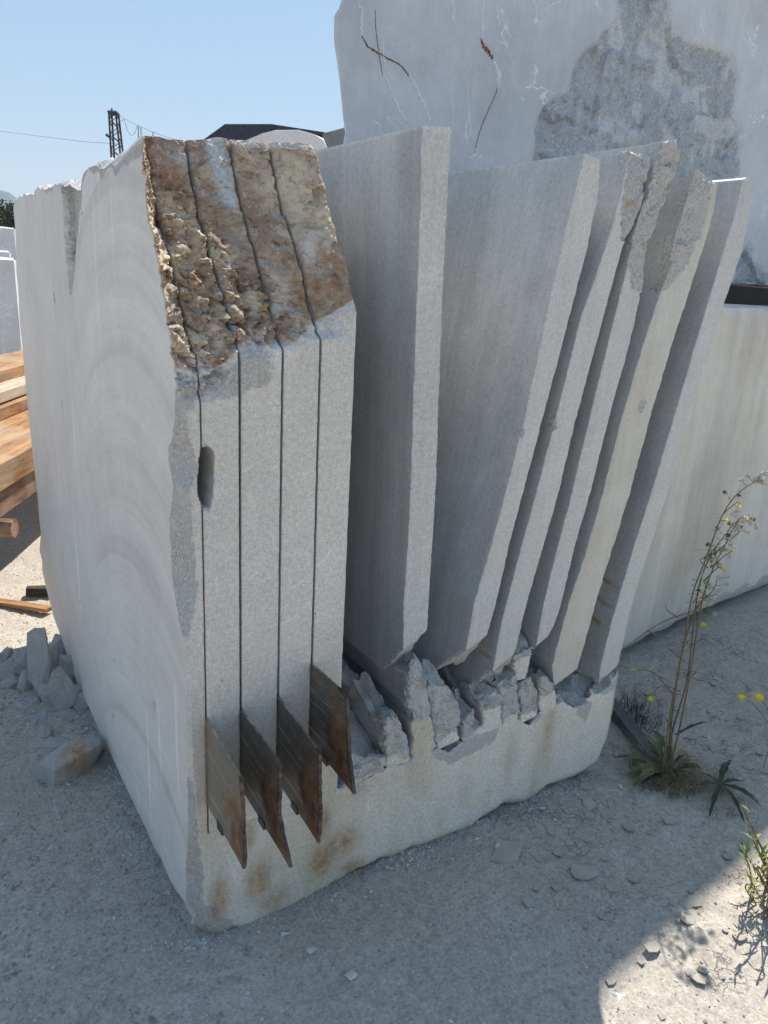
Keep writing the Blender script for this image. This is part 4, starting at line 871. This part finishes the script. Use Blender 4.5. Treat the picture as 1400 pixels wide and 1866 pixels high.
# trees and hills on the left horizon
def leaf_cloud(name, centers, radii, n, size, mat, parent=None, loc=None, flat=1., seed=1):
    R = np.random.default_rng(seed); V = []; F = []
    for c, r in zip(centers, radii):
        k = int(n*r**2/sum(q**2 for q in radii)); d = R.normal(size=(k, 3)); d /= np.linalg.norm(d, axis=1)[:, None]; p = c+d*(r*R.uniform(.35, 1.05, (k, 1)))*[1, 1, flat]
        a = R.normal(size=(k, 3)); a /= np.linalg.norm(a, axis=1)[:, None]; b = np.cross(a, R.normal(size=(k, 3))); b /= np.linalg.norm(b, axis=1)[:, None]; s = size*R.uniform(.6, 1.3, (k, 1))
        q = np.stack([p-a*s, p+b*s*.5, p+a*s, p-b*s*.5], 1).reshape(-1, 3); n0 = sum(len(x) for x in V); V.append(q); F += [[n0+4*i, n0+4*i+1, n0+4*i+2, n0+4*i+3] for i in range(k)]
    return mk(name, np.concatenate(V), F, mat, parent, loc=loc)
M_LEAFD = simple('dark_tree_leaves', (.02, .03, .014), (.06, .075, .03), .8, .8, .0)
M_BARK = simple('bark', (.06, .045, .035), (.12, .095, .075), 12, .9, .004)
for k, (px, pyt, dist, lb) in enumerate(((-14, 352, 70, 'broad dark tree at the left edge of the picture under the hills'), (10, 366, 76, 'dark rounded tree on the horizon, left of the big block'), (27, 372, 84, 'low dark tree on the horizon touching the outline of the big block'), (-45, 362, 80, 'dark tree outside the crop on the left horizon'))):
    b = at(px, 400, dist); t = at(px, pyt, dist); h = t[2]-GZ; rt = empty('tree', (b[0], b[1], GZ)); tag(rt, lb, 'tree', 'trees on the left horizon')
    mk('trunk', *tube([(b[0], b[1], GZ), (b[0]+.1, b[1], h*.6)], [.25, .12], 7), M_BARK, rt)
    cs = [np.array([b[0]+random.uniform(-1, 1)*h*.2, b[1]+random.uniform(-1, 1), GZ+h*random.uniform(.4, .8)]) for _ in range(6)]+[np.array([b[0], b[1], GZ+h*.8])]
    leaf_cloud('crown', cs, [h*.22]*6+[h*.2], 3000, .16, M_LEAFD, rt, seed=k)
M_HILL = simple('wooded_hill', (.035, .05, .03), (.06, .08, .045), .01, .95, .0)
def hill(name, dist, pts, lab):
    # ridge line as elevation over azimuth, built as a real slope
    az = np.linspace(math.radians(60), math.radians(150), 150); e = np.interp(np.degrees(az), [p[0] for p in pts], [p[1] for p in pts])
    rows = []; 
    for t in np.linspace(0, 1, 14):
        r = dist*(1-.45*(1-t)); hgt = dist*np.tan(np.radians(e))*t**1.3; P = V3(CAM[0]+r*np.cos(az), CAM[1]+r*np.sin(az), hgt); P[:, 2] += dist*.004*fbm(P, 6./dist*10, 4, .55, 3)*t; rows.append(P)
    P = rows[-1].copy(); P[:, 0] = CAM[0]+dist*1.3*np.cos(az); P[:, 1] = CAM[1]+dist*1.3*np.sin(az); P[:, 2] = 0; rows.append(P)
    g = Grids(); g.grid(np.array(rows), True); V, F, M = g.arrays(False); o = mk(name, V, F, M_HILL); tag(o, kind='structure'); o.data.polygons.foreach_set('use_smooth', np.ones(len(F), bool))
hill('far_hills', 3200, [(60, 1.5), (78, 2.2), (80.3, 3.1), (81.2, 3.6), (82.5, 4.4), (86, 5.2), (95, 4.5), (120, 6), (150, 4)], '')
hill('near_hills', 1500, [(60, 1.2), (79, 2.0), (81, 2.6), (82.5, 3.2), (85, 3.0), (95, 3.4), (120, 3), (150, 3)], '')

# ------------------------------------------------------------------ rubble at the left foot of the block
M_ROCK = stone('rubble_stone', (.34, .325, .305), (.45, .435, .41), speck=.18, vein=.2, fine=3)
def rock(px0, px1, pyt, pyb, label, dep=.7, seed=0, up=0., thick=None, rust=False, tilt=0.):
    R = np.random.default_rng(100+seed); b = on((px0+px1)/2, pyb, 2, GZ+up); dist = np.dot(b-CAM, CF); wd = (px1-px0)/FPX*dist*(1.12 if px1-px0 > 30 else 1)
    h = (pyb-pyt)/FPX*dist*(thick if thick else .8)*1.2
    rt = np.array([CR[0], CR[1], 0]); rt /= np.linalg.norm(rt); fw = np.array([CF[0], CF[1], 0]); fw /= np.linalg.norm(fw)
    d = wd*dep; pts = []
    for _ in range(11):
        q = R.uniform(-1, 1, 3); q = q/np.max(np.abs(q))*[1, 1, 1]*R.uniform(.8, 1)
        pts.append(rt*q[0]*wd/2+fw*(q[1]*d/2+d/2)+np.array([0, 0, (q[2]+1)/2*h+q[0]*tilt*wd/2]))
    for s1 in (-1, 1): pts.append(rt*s1*wd/2+fw*d*R.uniform(.2, .8)+np.array([0, 0, h*R.uniform(.05, .4)]))
    pts.append(fw*d*.5+rt*wd*R.uniform(-.25, .25)+np.array([0, 0, h])); pts.append(fw*.0+np.array([0, 0, 0.]))
    me = bevel_rock([tuple(p) for p in pts], min(.003, wd*.02), 'rock'); 
    bm = bmesh.new(); bm.from_mesh(me); bmesh.ops.subdivide_edges(bm, edges=[e for e in bm.edges if e.calc_length() > .02], cuts=3, use_grid_fill=True); bmesh.ops.triangulate(bm, faces=bm.faces[:]); bm.to_mesh(me); bm.free()
    co = np.array([v.co for v in me.vertices]); n = np.array([v.normal for v in me.vertices]); co2 = co+n*(.07*wd*fbm(co+seed, 3.2/wd, 3, .6, seed)+.0025*fbm(co, 60, 2, .6, 3))[:, None]; me.vertices.foreach_set('co', co2.ravel())
    a = me.color_attributes.new('mask', 'FLOAT_COLOR', 'POINT'); co = np.array([v.co for v in me.vertices]); m = np.zeros((len(co), 4)); m[:, 0] = .25
    if rust: m[:, 2] = .9*np.exp(-((co@rt-.02)/(wd*.13))**2)*ss(co[:, 2], h*.3, h*.7)
    a.data.foreach_set('color', m.astype(np.float32).ravel())
    o = link('rock', me, M_ROCK, None, (b[0], b[1], GZ+up-.006)); tag(o, label, 'rock', 'broken rocks beside the block'); return o
RK = [(55, 187, 1345, 1438, 'largest broken rock on the ground left of the block, with a rust stain', .62, 1, 0, .62, True), (50, 92, 1150, 1262, 'tall upright slab-shaped rock at the top of the rubble heap', .5, 2, .03, .95, False),
      (90, 137, 1214, 1302, 'blocky rock in front of the upright one, touching the big block', .7, 3, 0, .9, False), (-20, 42, 1205, 1252, 'rock at the left edge of the picture in the rubble heap', .8, 4, 0, .7, False),
      (14, 62, 1255, 1300, 'flat rock low in the rubble heap at the left', 1.1, 5, 0, .35, False), (66, 96, 1235, 1286, 'small rock wedged between the two big rocks of the heap', .9, 6, 0, .7, False),
      (96, 140, 1285, 1312, 'flat dark chip of stone at the foot of the heap', .8, 7, 0, .5, False), (128, 160, 1262, 1300, 'small thin rock leaning on the sawn face of the block', .6, 8, 0, .9, False),
      (26, 68, 1312, 1333, 'thin flat stone lying alone on the shaded ground', .8, 9, 0, .4, False), (64, 92, 1322, 1352, 'small rounded stone beside the flat triangular one', .7, 10, 0, .8, False),
      (72, 120, 1338, 1370, 'flat triangular stone just behind the rust-stained rock', .8, 11, 0, .45, False), (30, 58, 1342, 1358, 'thin pale flake of stone left of the small rounded stone', .8, 12, 0, .3, False),
      (-6, 14, 1352, 1364, 'small pale stone at the left edge of the picture', .8, 13, 0, .5, False), (212, 230, 1494, 1510, 'small angular stone on the shaded ground close to the block', .8, 14, 0, .6, False),
      (20, 60, 1180, 1222, 'rock behind the left side of the rubble heap', .9, 15, .04, .8, False), (84, 124, 1158, 1205, 'dark rock at the back of the heap against the block', .9, 16, .05, .7, False), (100, 140, 1195, 1240, 'dark rock squeezed between the heap and the block', .8, 17, .05, .8, False),
      (-10, 30, 1232, 1262, 'small angular rock in the lower left of the heap', .8, 18, 0, .8, False), (30, 56, 1215, 1258, 'narrow rock beside the tall upright one', .8, 19, .02, .8, False), (44, 84, 1280, 1318, 'broad thin slab of stone lying at the front of the heap', 1., 20, 0, .3, False), (-8, 20, 1180, 1212, 'rock at the back left of the heap, edge catching the sun', .8, 21, .02, .8, False),
      (112, 150, 1245, 1275, 'dark thin rock behind the leaning one', .6, 22, .05, .8, False),
      (1120, 1144, 1812, 1826, 'white pebble on the sunlit ground near the shadow corner', .8, 23, 0, .5, False)]
def outline_rock(bot, top, back, label, rust):
    b = np.array([gr(*q) for q in bot]); z0 = [GZ]*len(bot); P = [p+np.array([0, 0, -.004]) for p in b]
    for (px, py, h) in top: P.append(on(px, py, 2, GZ+h))
    for (px, py, h) in back: P.append(on(px, py, 2, GZ+h))
    P = np.array(P); c = P.mean(0); c[2] = GZ; me = bevel_rock([tuple(p-c) for p in P], .0025, 'rock'); co = np.array([v.co for v in me.vertices]); m = np.zeros((len(co), 4))
    a = me.color_attributes.new('mask', 'FLOAT_COLOR', 'POINT')
    bm = bmesh.new(); bm.from_mesh(me); bmesh.ops.subdivide_edges(bm, edges=bm.edges[:], cuts=4, use_grid_fill=True); bm.to_mesh(me); bm.free()
    co = np.array([v.co for v in me.vertices]); n = np.array([v.normal for v in me.vertices]); co2 = co+n*(.004*fbm(co, 18, 4, .6, 3))[:, None]; me.vertices.foreach_set('co', co2.ravel()); m = np.zeros((len(co), 4))
    if rust: r0 = on(138, 1378, 2, GZ+.1)-c; m[:, 2] = 1.0*np.exp(-(np.linalg.norm((co-r0)*[1, 1, .6], axis=1)/.05)**2)
    me.attributes['mask'].data.foreach_set('color', m.astype(np.float32).ravel())
    o = link('rock', me, M_ROCK, None, tuple(c)); tag(o, label, 'rock', 'broken rocks beside the block')
outline_rock([(54, 1410), (70, 1424), (98, 1437), (130, 1428), (160, 1410), (176, 1392), (190, 1370)], [(56, 1402, .03), (70, 1392, .07), (100, 1378, .10), (120, 1352, .13), (140, 1344, .13), (182, 1343, .11), (186, 1356, .10), (165, 1368, .115), (100, 1404, .075)], [(90, 1395, 0), (170, 1350, 0)], RK[0][4], True)
for r_ in RK[1:]: rock(*r_[:5], dep=r_[5], seed=r_[6], up=r_[7], thick=r_[8], rust=r_[9])
o = bpy.data.objects[[x.name for x in bpy.data.objects if x.get('label', '').startswith('white pebble')][0]]; o.data.materials.clear(); o.data.materials.append(simple('white_stone', (.62, .62, .58), (.75, .74, .70), 30, .8)); del o['group']; o.name = 'pebble'; o['category'] = 'pebble'

# scattered gravel, chips: nobody could count them
def scatter(name, n, areaf, smin, smax, mat, seed, flat=.6, power=3.):
    R = np.random.default_rng(seed); V = []; F = []; cnt = 0
    base = np.array([[0, 0, 1], [1, 0, 0], [0, 1, 0], [-1, 0, 0], [0, -1, 0], [0, 0, -1]], float); bf = [[0, 1, 2], [0, 2, 3], [0, 3, 4], [0, 4, 1], [5, 2, 1], [5, 3, 2], [5, 4, 3], [5, 1, 4]]
    xy = areaf(R, n); h = ground_h(xy[:, 0], xy[:, 1])
    for i in range(len(xy)):
        s = smin+(smax-smin)*R.random()**power; q = base*R.uniform(.6, 1.15, (6, 3))*[1, R.uniform(.5, 1), flat]*s
        a = R.uniform(0, 6.28); c_, s_ = math.cos(a), math.sin(a); q = q@np.array([[c_, s_, 0], [-s_, c_, 0], [0, 0, 1]]); V.append(q+[xy[i, 0], xy[i, 1], h[i]+s*flat*.25]); F += [[k+cnt for k in f] for f in bf]; cnt += 6
    o = mk(name, np.concatenate(V), F, mat); return tag(o, kind='stuff')
def area(R, n):
    xy = np.stack([R.uniform(-1.6, 3.2, n*2), R.uniform(-1.1, 3.2, n*2)], -1)
    k = ~((xy[:, 0] > -.02) & (xy[:, 0] < 1.5) & (xy[:, 1] > .02) & (xy[:, 1] < 2.05)); return xy[k][:n]
def area_l(R, n): return np.stack([R.uniform(-1.1, -.03, n), R.uniform(-.3, 1.6, n)], -1)
M_GRAV = simple('grey_gravel', (.24, .23, .215), (.58, .55, .50), 9, .9, .001); M_CHIP = simple('pale_stone_chip', (.52, .51, .48), (.68, .66, .62), 12, .85, .001)
scatter('gravel', 24000, area, .0016, .008, M_GRAV, 3, .6, 3.5); scatter('pale_gravel', 2600, area, .002, .011, M_CHIP, 4, .5, 4); scatter('coarse_gravel', 6500, area_l, .002, .010, M_GRAV, 5, .7, 3)
def area_foot(R, n):
    t = R.random(n); x = np.where(t < .6, R.uniform(-.02, 1.5, n), XL-R.exponential(.03, n)); y = np.where(t < .6, -R.exponential(.035, n)+.02, R.uniform(0, 2.1, n)); return np.stack([x, y], -1)
scatter('grit', 5200, area_foot, .0015, .009, M_GRAV, 7, .6, 3)
def area_r(R, n):
    xy = np.stack([R.uniform(.8, 2.6, n), R.uniform(-.75, .45, n)], -1); k = ~((xy[:, 0] < 1.5) & (xy[:, 1] > 0)); return xy[k]
# curled flakes of dried mud
R5 = np.random.default_rng(11); V = []; F = []; c = 0
for x, y in area_r(R5, 190):
    n = R5.integers(5, 8); s = R5.uniform(.008, .034)*R5.random()**.3; a0 = R5.uniform(0, 6); ring = [(x+s*R5.uniform(.6, 1.1)*math.cos(a0+6.283*k/n), y+s*R5.uniform(.5, 1.)*math.sin(a0+6.283*k/n)) for k in range(n)]
    z0 = gh(x, y)+.001; tl_ = R5.uniform(-.16, .16, 2)
    for dz in (0, .0035): 
        for p in ring: V.append((p[0], p[1], z0+dz+(p[0]-x)*tl_[0]+(p[1]-y)*tl_[1]+.12*((p[0]-x)**2+(p[1]-y)**2)/.03))
    F += [[c+n+k for k in range(n)]]+[[c+k, c+(k+1) % n, c+n+(k+1) % n, c+n+k] for k in range(n)]; c += 2*n
o = mk('mud_flakes', V, F, simple('dry_mud', (.36, .325, .275), (.44, .40, .34), 20, .95, .003)); tag(o, kind='stuff')
for (x0, y0, sz, lb) in ((1060, 1600, .035, 'pale flat mud flake lying alone right of the block foot'), (925, 1560, .045, 'dark curled mud flake beside the block foot')):
    p = gr(x0, y0); R6 = np.random.default_rng(x0); n = 8; V = []; an = [6.283*k/n for k in range(n)]; rr6 = R6.uniform(.6, 1.2, n)
    for dz in (0, .006): V += [(p[0]+sz*rr6[k]*1.3*math.cos(an[k]), p[1]+sz*rr6[k]*math.sin(an[k]), gh(p[0], p[1])+.004+dz+R6.uniform(0, .003)) for k in range(n)]
    o = mk('mud_flake', V, [list(range(n, 2*n))]+[[k, (k+1) % n, n+(k+1) % n, n+k] for k in range(n)], simple('dry_mud_flake', (.38, .345, .295), (.47, .43, .37), 15, .95, .002), None, loc=tuple(p)); tag(o, lb, 'mud flake')

R7 = np.random.default_rng(17)
for k in range(16):
    if k < 8: px, py = ((662, 1335), (690, 1352), (770, 1372), (850, 1322), (1030, 1262), (1080, 1250), (1110, 1236), (930, 1250))[k]; p = on(px, py, 2, (.46, .45, .44, .50, .50, .42, .40, .60)[k]); continue
    px, py = ((905, 1548), (870, 1560), (1010, 1500), (985, 1480), (1130, 1440), (570, 1745), (640, 1790), (520, 1710))[k-8]; p = gr(px, py); p[2] = gh(p[0], p[1]); sz = R7.uniform(.010, .022)
    me = bevel_rock([tuple(R7.uniform(-1, 1, 3)*[sz, sz*.7, sz*.4]+[0, 0, sz*.3]) for _ in range(9)], .001, 'stone_chip')
    o = link('stone_chip', me, M_CHIP, None, tuple(p)); tag(o, ('pale stone chip tucked under the overhanging foot of the block', 'second pale stone chip under the foot of the block, left of the first', 'stone chip where the base begins to curve towards the weed', 'small stone chip just left of the curled mud by the base', 'stone chip between the block end and the tall weed', 'triangular pale chip on the ground in front of the block, nearest the corner', 'pale chip lowest in the picture in front of the block', 'small pale chip right under the front corner of the block')[k-8], 'stone chip', 'pale chips on the ground in front of the block')

# steel angle half buried beside the block
M_GSTEEL = simple('dull_grey_steel', (.10, .10, .11), (.16, .16, .165), 25, .6, .001, .4)
a, b = gr(1120, 1318), gr(1182, 1398); d = (b-a)/np.linalg.norm(b-a); nn = np.cross(d, [0, 0, 1]); a = a-d*.25; L_ = np.linalg.norm(b-a)
V = []; 
for t in (0, L_):
    for u_, z_ in ((0, -.01), (.004, -.01), (.004, .041), (.05, .041), (.05, .045), (0, .045)): V.append(a+d*t+nn*u_*-1+np.array([0, 0, z_]))
o = mk('steel_angle', V, [[0, 1, 2, 3, 4, 5][::-1], [6, 7, 8, 9, 10, 11]]+[[i, (i+1) % 6, (i+1) % 6+6, i+6] for i in range(6)], M_GSTEEL, None, loc=tuple(a)); tag(o, 'grey steel angle bar lying on the ground against the right end of the block', 'steel bar')

# ------------------------------------------------------------------ plants
M_STEM = simple('weed_stem', (.13, .10, .055), (.2, .16, .085), 60, .8, .0); M_LEAF = simple('weed_leaf', (.07, .09, .035), (.16, .16, .07), 40, .6, .001); M_DRY = simple('dry_grass', (.28, .23, .14), (.44, .37, .24), 40, .8, .0)
M_YEL = simple('yellow_petal', (.72, .56, .02), (.85, .68, .03), 50, .6, .0); M_FLUFF = simple('grey_seed_fluff', (.42, .39, .33), (.62, .59, .52), 200, .9, .002); M_SHRUB = simple('yellow_green_leaf', (.16, .19, .05), (.28, .30, .09), 40, .7, .0)
M_LEAFK = simple('dark_weed_leaf', (.03, .045, .025), (.065, .075, .04), 30, .7, .001)
_fw = np.array([CF[0], CF[1], 0]); _fw /= np.linalg.norm(_fw)
class Plane:
    def __init__(s, px, py): s.o = gr(px, py); s.o[2] = gh(s.o[0], s.o[1])
    def __call__(s, px, py, off=0.): return onp(px, py, s.o+_fw*off, _fw)
def leaf(base, tip, w, curl=.0, n=6, lobes=0.):
    base, tip = np.array(base), np.array(tip); d = tip-base; l = np.linalg.norm(d); d /= l; s = np.cross(d, [0, 0, 1.]); s /= (np.linalg.norm(s)+1e-9); V = []; F = []
    for i in range(n+1):
        t = i/n; ww = w*math.sin(math.pi*min(1, t*.85+.12))**.8*(1+lobes*(.5 if i % 2 else -.5)); c = base+d*l*t+np.array([0, 0, curl*l*math.sin(math.pi*t)])
        V += [c-s*ww/2+[0, 0, ww*.15], c, c+s*ww/2+[0, 0, ww*.15]]
    for i in range(n):
        k = 3*i; F += [[k, k+1, k+4, k+3], [k+1, k+2, k+5, k+4]]
    return np.array(V), F
def flower(c, r, R, cup=.3):
    V = [np.array(c)]; F = []; ax_ = R.normal(size=3)*.35+np.array([-.25, -.35, 1]); ax_ /= np.linalg.norm(ax_); a = np.cross(ax_, [1, 0, 0.1]); a /= np.linalg.norm(a); b = np.cross(ax_, a); n = 16
    V = []; 
    for k in range(n):
        for rr2, wv, ll in ((r, .16, 0), (r*.62, .2, .25)):
            t = 6.283*(k+ll*2)/n+R.uniform(-.1, .1); dr = a*math.cos(t)+b*math.sin(t); sd2 = -a*math.sin(t)+b*math.cos(t); q = len(V)
            V += [c+sd2*r*.03, c+dr*rr2*.6+sd2*r*wv*.5+ax_*r*.08*(1+ll*3), c+dr*rr2+ax_*r*(.05+ll), c+dr*rr2*.6-sd2*r*wv*.5+ax_*r*.08*(1+ll*3)]; F.append([q, q+1, q+2, q+3])
    return np.array(V), F
def puff(c, r, R, n=26):
    V = []; F = []
    for k in range(n):
        d = R.normal(size=3); d /= np.linalg.norm(d); s = np.cross(d, R.normal(size=3)); s /= np.linalg.norm(s); q = len(V); V += [c+s*r*.06, c+d*r+s*r*.18, c+d*r-s*r*.18]; F.append([q, q+1, q+2])
    v2, f2 = tube([c-[0, 0, r*.5], c, c+[0, 0, r*.35]], [r*.25, r*.42, r*.15], 6); f2 = [[i+len(V) for i in q] for q in f2]; return np.concatenate([np.array(V), v2]), F+f2
W = Plane(1212, 1418); weed = tag(empty('tall_weed', tuple(W.o)), 'tall thin flowering weed with yellow flowers and grey seed heads, right of the slabs', 'weed')
R9 = np.random.default_rng(9)
stems = [[(1206, 1416), (1220, 1310), (1236, 1225), (1250, 1150), (1263, 1080), (1290, 1010), (1316, 940), (1344, 900), (1372, 880), (1386, 868)], [(1216, 1416), (1240, 1320), (1258, 1225), (1270, 1150), (1282, 1085), (1302, 1030), (1318, 1000), (1335, 965), (1352, 945)],
         [(1210, 1416), (1226, 1330), (1252, 1240), (1266, 1120), (1276, 1060), (1296, 1010), (1322, 975), (1340, 952), (1366, 948)], [(1212, 1416), (1228, 1280), (1248, 1170), (1272, 1105), (1300, 1075), (1308, 1050)]]
for k, s in enumerate(stems):
    P = smoothpath([W(a, b, .02*k-.03) for a, b in s], 4); mk('stem', *tube(P, np.linspace(.0036, .0012, len(P)), 5), M_STEM, weed)
side = [((1318, 935), (1345, 915), (1346, 924)), ((1310, 950), (1322, 948), (1323, 946)), ((1300, 1010), (1318, 995), (1330, 985)), ((1290, 1035), (1276, 1020), (1297, 1017)), ((1282, 1060), (1308, 1035), (1320, 1038)), ((1275, 1090), (1300, 1085), (1310, 1078)), ((1270, 1105), (1285, 1120), (1283, 1137)), ((1262, 1100), (1272, 1085), (1273, 1078)),
        ((1330, 985), (1350, 968), (1362, 967)), ((1340, 955), (1352, 942), (1374, 956)), ((1256, 1180), (1280, 1165), (1296, 1172)), ((1248, 1205), (1222, 1185), (1216, 1176)), ((1270, 1112), (1205, 1135), (1136, 1182)), ((1235, 1125), (1216, 1112), (1213, 1102)), ((1180, 1150), (1205, 1160), (1216, 1166)), ((1245, 1225), (1275, 1240), (1295, 1235)), ((1240, 1260), (1205, 1250), (1186, 1274)), ((1230, 1270), (1190, 1225), (1157, 1223)), ((1195, 1240), (1190, 1228), (1187, 1221)),
        ((1290, 1065), (1285, 1078), (1289, 1088)), ((1300, 1030), (1322, 1012), (1334, 1004))]
for s in side: P = smoothpath([W(a, b, R9.uniform(-.03, .03)*0) for a, b in s], 4); mk('side_stem', *tube(P, np.linspace(.0022, .001, len(P)), 4), M_STEM, weed)
for a, b, r in ((1302, 1012, .012), (1364, 946, .011), (1290, 1064, .011), (1330, 972, .011), (1382, 878, .011), (1278, 1100, .010), (1346, 922, 0.0152), (1322, 946, 0.0138), (1320, 1038, 0.0123), (1283, 1138, 0.0130), (1273, 1078, 0.0087), (1187, 1273, 0.0130), (1157, 1222, 0.0130), (1187, 1219, 0.0087), (1334, 1003, 0.0101)): mk('flower', *flower(W(a, b, -.002), r, R9), M_YEL, weed)
heads = [(1386, 869), (1394, 861), (1379, 876), (1391, 880), (1336, 938), (1366, 944), (1370, 952), (1380, 960), (1362, 967), (1346, 962), (1328, 984), (1334, 992), (1322, 1000), (1330, 1012), (1300, 1016), (1296, 1022), (1310, 1030), (1288, 1062), (1292, 1070), (1286, 1086), (1296, 1094), (1308, 1080), (1309, 1052), (1280, 1048), (1292, 1100), (1304, 1118), (1341, 931), (1354, 945)]
for a, b in heads: mk('seed_head', *puff(W(a, b, R9.uniform(-.015, .015)), R9.uniform(.009, .0145), R9), M_FLUFF, weed)
heads2 = []
for k in range(46):
    s_ = stems[R9.integers(0, 4)]; i = R9.integers(max(3, len(s_)//2), len(s_)-1); f = R9.random(); a0 = np.array(s_[i])*(1-f)+np.array(s_[i+1])*f if i+1 < len(s_) else np.array(s_[i]); e = a0+np.array([R9.uniform(-16, 22), R9.uniform(-20, 4)])
    mk('twig', *tube([W(*a0), W(*((a0+e)/2+[R9.uniform(-3, 3), 2])), W(*e, R9.uniform(-.02, .02))], [.0011, .0009, .0007], 3), M_STEM, weed)
    if R9.random() < .62: mk('seed_head', *puff(W(*e), R9.uniform(.006, .0105), R9), M_FLUFF if R9.random() < .4 else M_LEAF, weed)
for k in range(70):
    t = R9.random(); s = stems[R9.integers(0, 4)]; i = R9.integers(2, len(s)-2); p = W(*s[i], 0)+R9.normal(size=3)*.008; mk('small_leaf', *leaf(p, p+R9.normal(size=3)*[.018, .018, .01], .004, .1, 3), M_LEAF if R9.random() < .5 else M_STEM, weed)
for (a, b), (c_, d_), w_ in (((1228, 1335), (1205, 1300), .014), ((1230, 1340), (1288, 1315), .02), ((1232, 1345), (1262, 1318), .018)): mk('leaf', *leaf(W(a, b), W(c_, d_, -.03), w_, .05, 6, .2), M_LEAF, weed)
# basal leaves
for k in range(24):
    an = R9.uniform(0, 6.28); l = R9.uniform(.06, .17); p = W.o+np.array([0, 0, .01]); tip = p+np.array([math.cos(an)*l, math.sin(an)*l, R9.uniform(.01, .09)]); mk('leaf', *leaf(p, tip, R9.uniform(.010, .022), R9.uniform(.1, .25), 7, .45), (M_LEAF, M_DRY, M_LEAFK)[k % 3], weed)
for (c_, d_) in ((1116, 1402), (1150, 1455), (1185, 1350), (1140, 1432)): mk('leaf', *leaf(W.o+[0, 0, .02], np.array(gr(c_, d_))+[0, 0, .05], .036, .15, 8, .35), M_LEAF, weed)

def blades(name, n, cen, rad, hmin, hmax, mat, seed, lean=.5, w=.002):
    R = np.random.default_rng(seed); V = []; F = []
    for _ in range(n):
        a = R.uniform(0, 6.28); r = rad*R.random()**.6; p = np.array([cen[0]+r*math.cos(a), cen[1]+r*math.sin(a), 0]); p[2] = gh(p[0], p[1])-.003; h = R.uniform(hmin, hmax); dr = R.normal(size=2)*lean*h; s = np.array([math.cos(a+1), math.sin(a+1), 0])*w*R.uniform(.5, 1.3); q = len(V)
        for t in (0, .35, .7, 1): c = p+np.array([dr[0]*t*t, dr[1]*t*t, h*(t-.25*t*t)]); V += [c-s*(1-t*.9), c+s*(1-t*.9)]
        for i in range(3): F.append([q+2*i, q+2*i+1, q+2*i+3, q+2*i+2])
    return mk(name, V, F, mat, None)
tag(blades('grass', 650, W.o, .13, .02, .12, M_LEAF, 21, .8, .0014), kind='stuff'); tag(blades('dry_grass', 900, W.o+[.02, -.01, 0], .12, .02, .13, M_DRY, 22, .9, .0011), kind='stuff')
c2 = gr(1160, 1310); tag(blades('thin_grass', 260, c2, .12, .04, .2, M_LEAFK, 23, .8, .0011), kind='stuff'); c4 = gr(1290, 1440); tag(blades('thin_dry_grass', 320, c4, .16, .02, .09, M_DRY, 25, 1.2, .0009), kind='stuff')
# dark rosette right of it
G2 = Plane(1308, 1440); ros = tag(empty('rosette_weed', tuple(G2.o)), 'low dark-leaved rosette weed on the ground right of the tall one', 'weed')
for (c_, d_) in ((1378, 1468), (1354, 1510), (1355, 1436), (1330, 1395), (1280, 1420), (1290, 1500), (1385, 1480), (1262, 1445), (1318, 1400)):
    mk('leaf', *leaf(G2.o+[0, 0, .015], gr(c_, d_)+np.array([0, 0, .025]), .017, .12, 8, .5), M_LEAFK, ros)
# thin flowering stalk whose sunlit flowers stand over the shaded ground
G3 = Plane(1392, 1395); yw = tag(empty('flowering_weed', tuple(G3.o)), 'weed at the right edge with two bright sunlit yellow flowers side by side', 'weed')
for s in (((1392, 1395), (1410, 1330), (1398, 1290), (1383, 1272)), ((1410, 1330), (1375, 1285), (1352, 1271)), ((1392, 1395), (1420, 1440))):
    P = smoothpath([G3(a, b, -.45 if b < 1390 else 0) if False else G3(a, b) for a, b in s], 4); mk('stem', *tube(P, .0014, 4), M_STEM, yw)
for a, b, r in ((1352, 1270, .019), (1383, 1271, .024)): mk('flower', *flower(G3(a, b), r, R9), M_YEL, yw)
for a, b in ((1342, 1279), (1368, 1277), (1364, 1274)): mk('seed_head', *puff(G3(a, b), .008, R9), M_FLUFF, yw)
# sunlit shrub at the right edge
G4 = Plane(1412, 1655); shr = tag(empty('shrub', tuple(G4.o)), 'yellow-green shrub in the sun at the lower right edge of the picture', 'shrub')
V = []; 
parts = []; lf = []; R12 = np.random.default_rng(12)
for k in range(34):
    a = R12.uniform(0, 6.28); l = R12.uniform(.12, .30); base = G4.o+np.array([R12.normal()*.03, R12.normal()*.03, 0]); tip = base+np.array([math.cos(a)*l*.5, math.sin(a)*l*.5, l*.75]); P = smoothpath([base, (base+tip)/2+R12.normal(size=3)*.01, tip], 3); mk('twig', *tube(P, [.0022]*len(P), 4), M_STEM, shr)
    for t in np.linspace(.25, 1, 14):
        p = base+(tip-base)*t; 
        for _q in range(1): d = R12.normal(size=3)*.016; lf.append(leaf(p, p+d+[0, 0, .006], .006, .1, 2))
V, F = join(lf); o = mk('leaves', V, F, M_SHRUB, shr); tag(o, kind='stuff')

# ------------------------------------------------------------------ the air
M = bpy.data.materials.new('haze'); M.use_nodes = True; t = M.node_tree; t.nodes.remove(t.nodes['Principled BSDF']); v = t.nodes.new('ShaderNodeVolumePrincipled'); v.inputs['Density'].default_value = .00022; v.inputs['Color'].default_value = (.72, .84, 1, 1); t.links.new(v.outputs[0], t.nodes['Material Output'].inputs['Volume'])
_top = max(max((q.co[2] for q in o.data.vertices), default=0) for o in bpy.data.objects if o.name.startswith(('far_hills', 'near_hills')))+1
V, F = box((0, 0, (_top-1.3)/2), (13000, 13000, _top+1.3)); o = mk('haze', V, F, M); tag(o, kind='stuff')
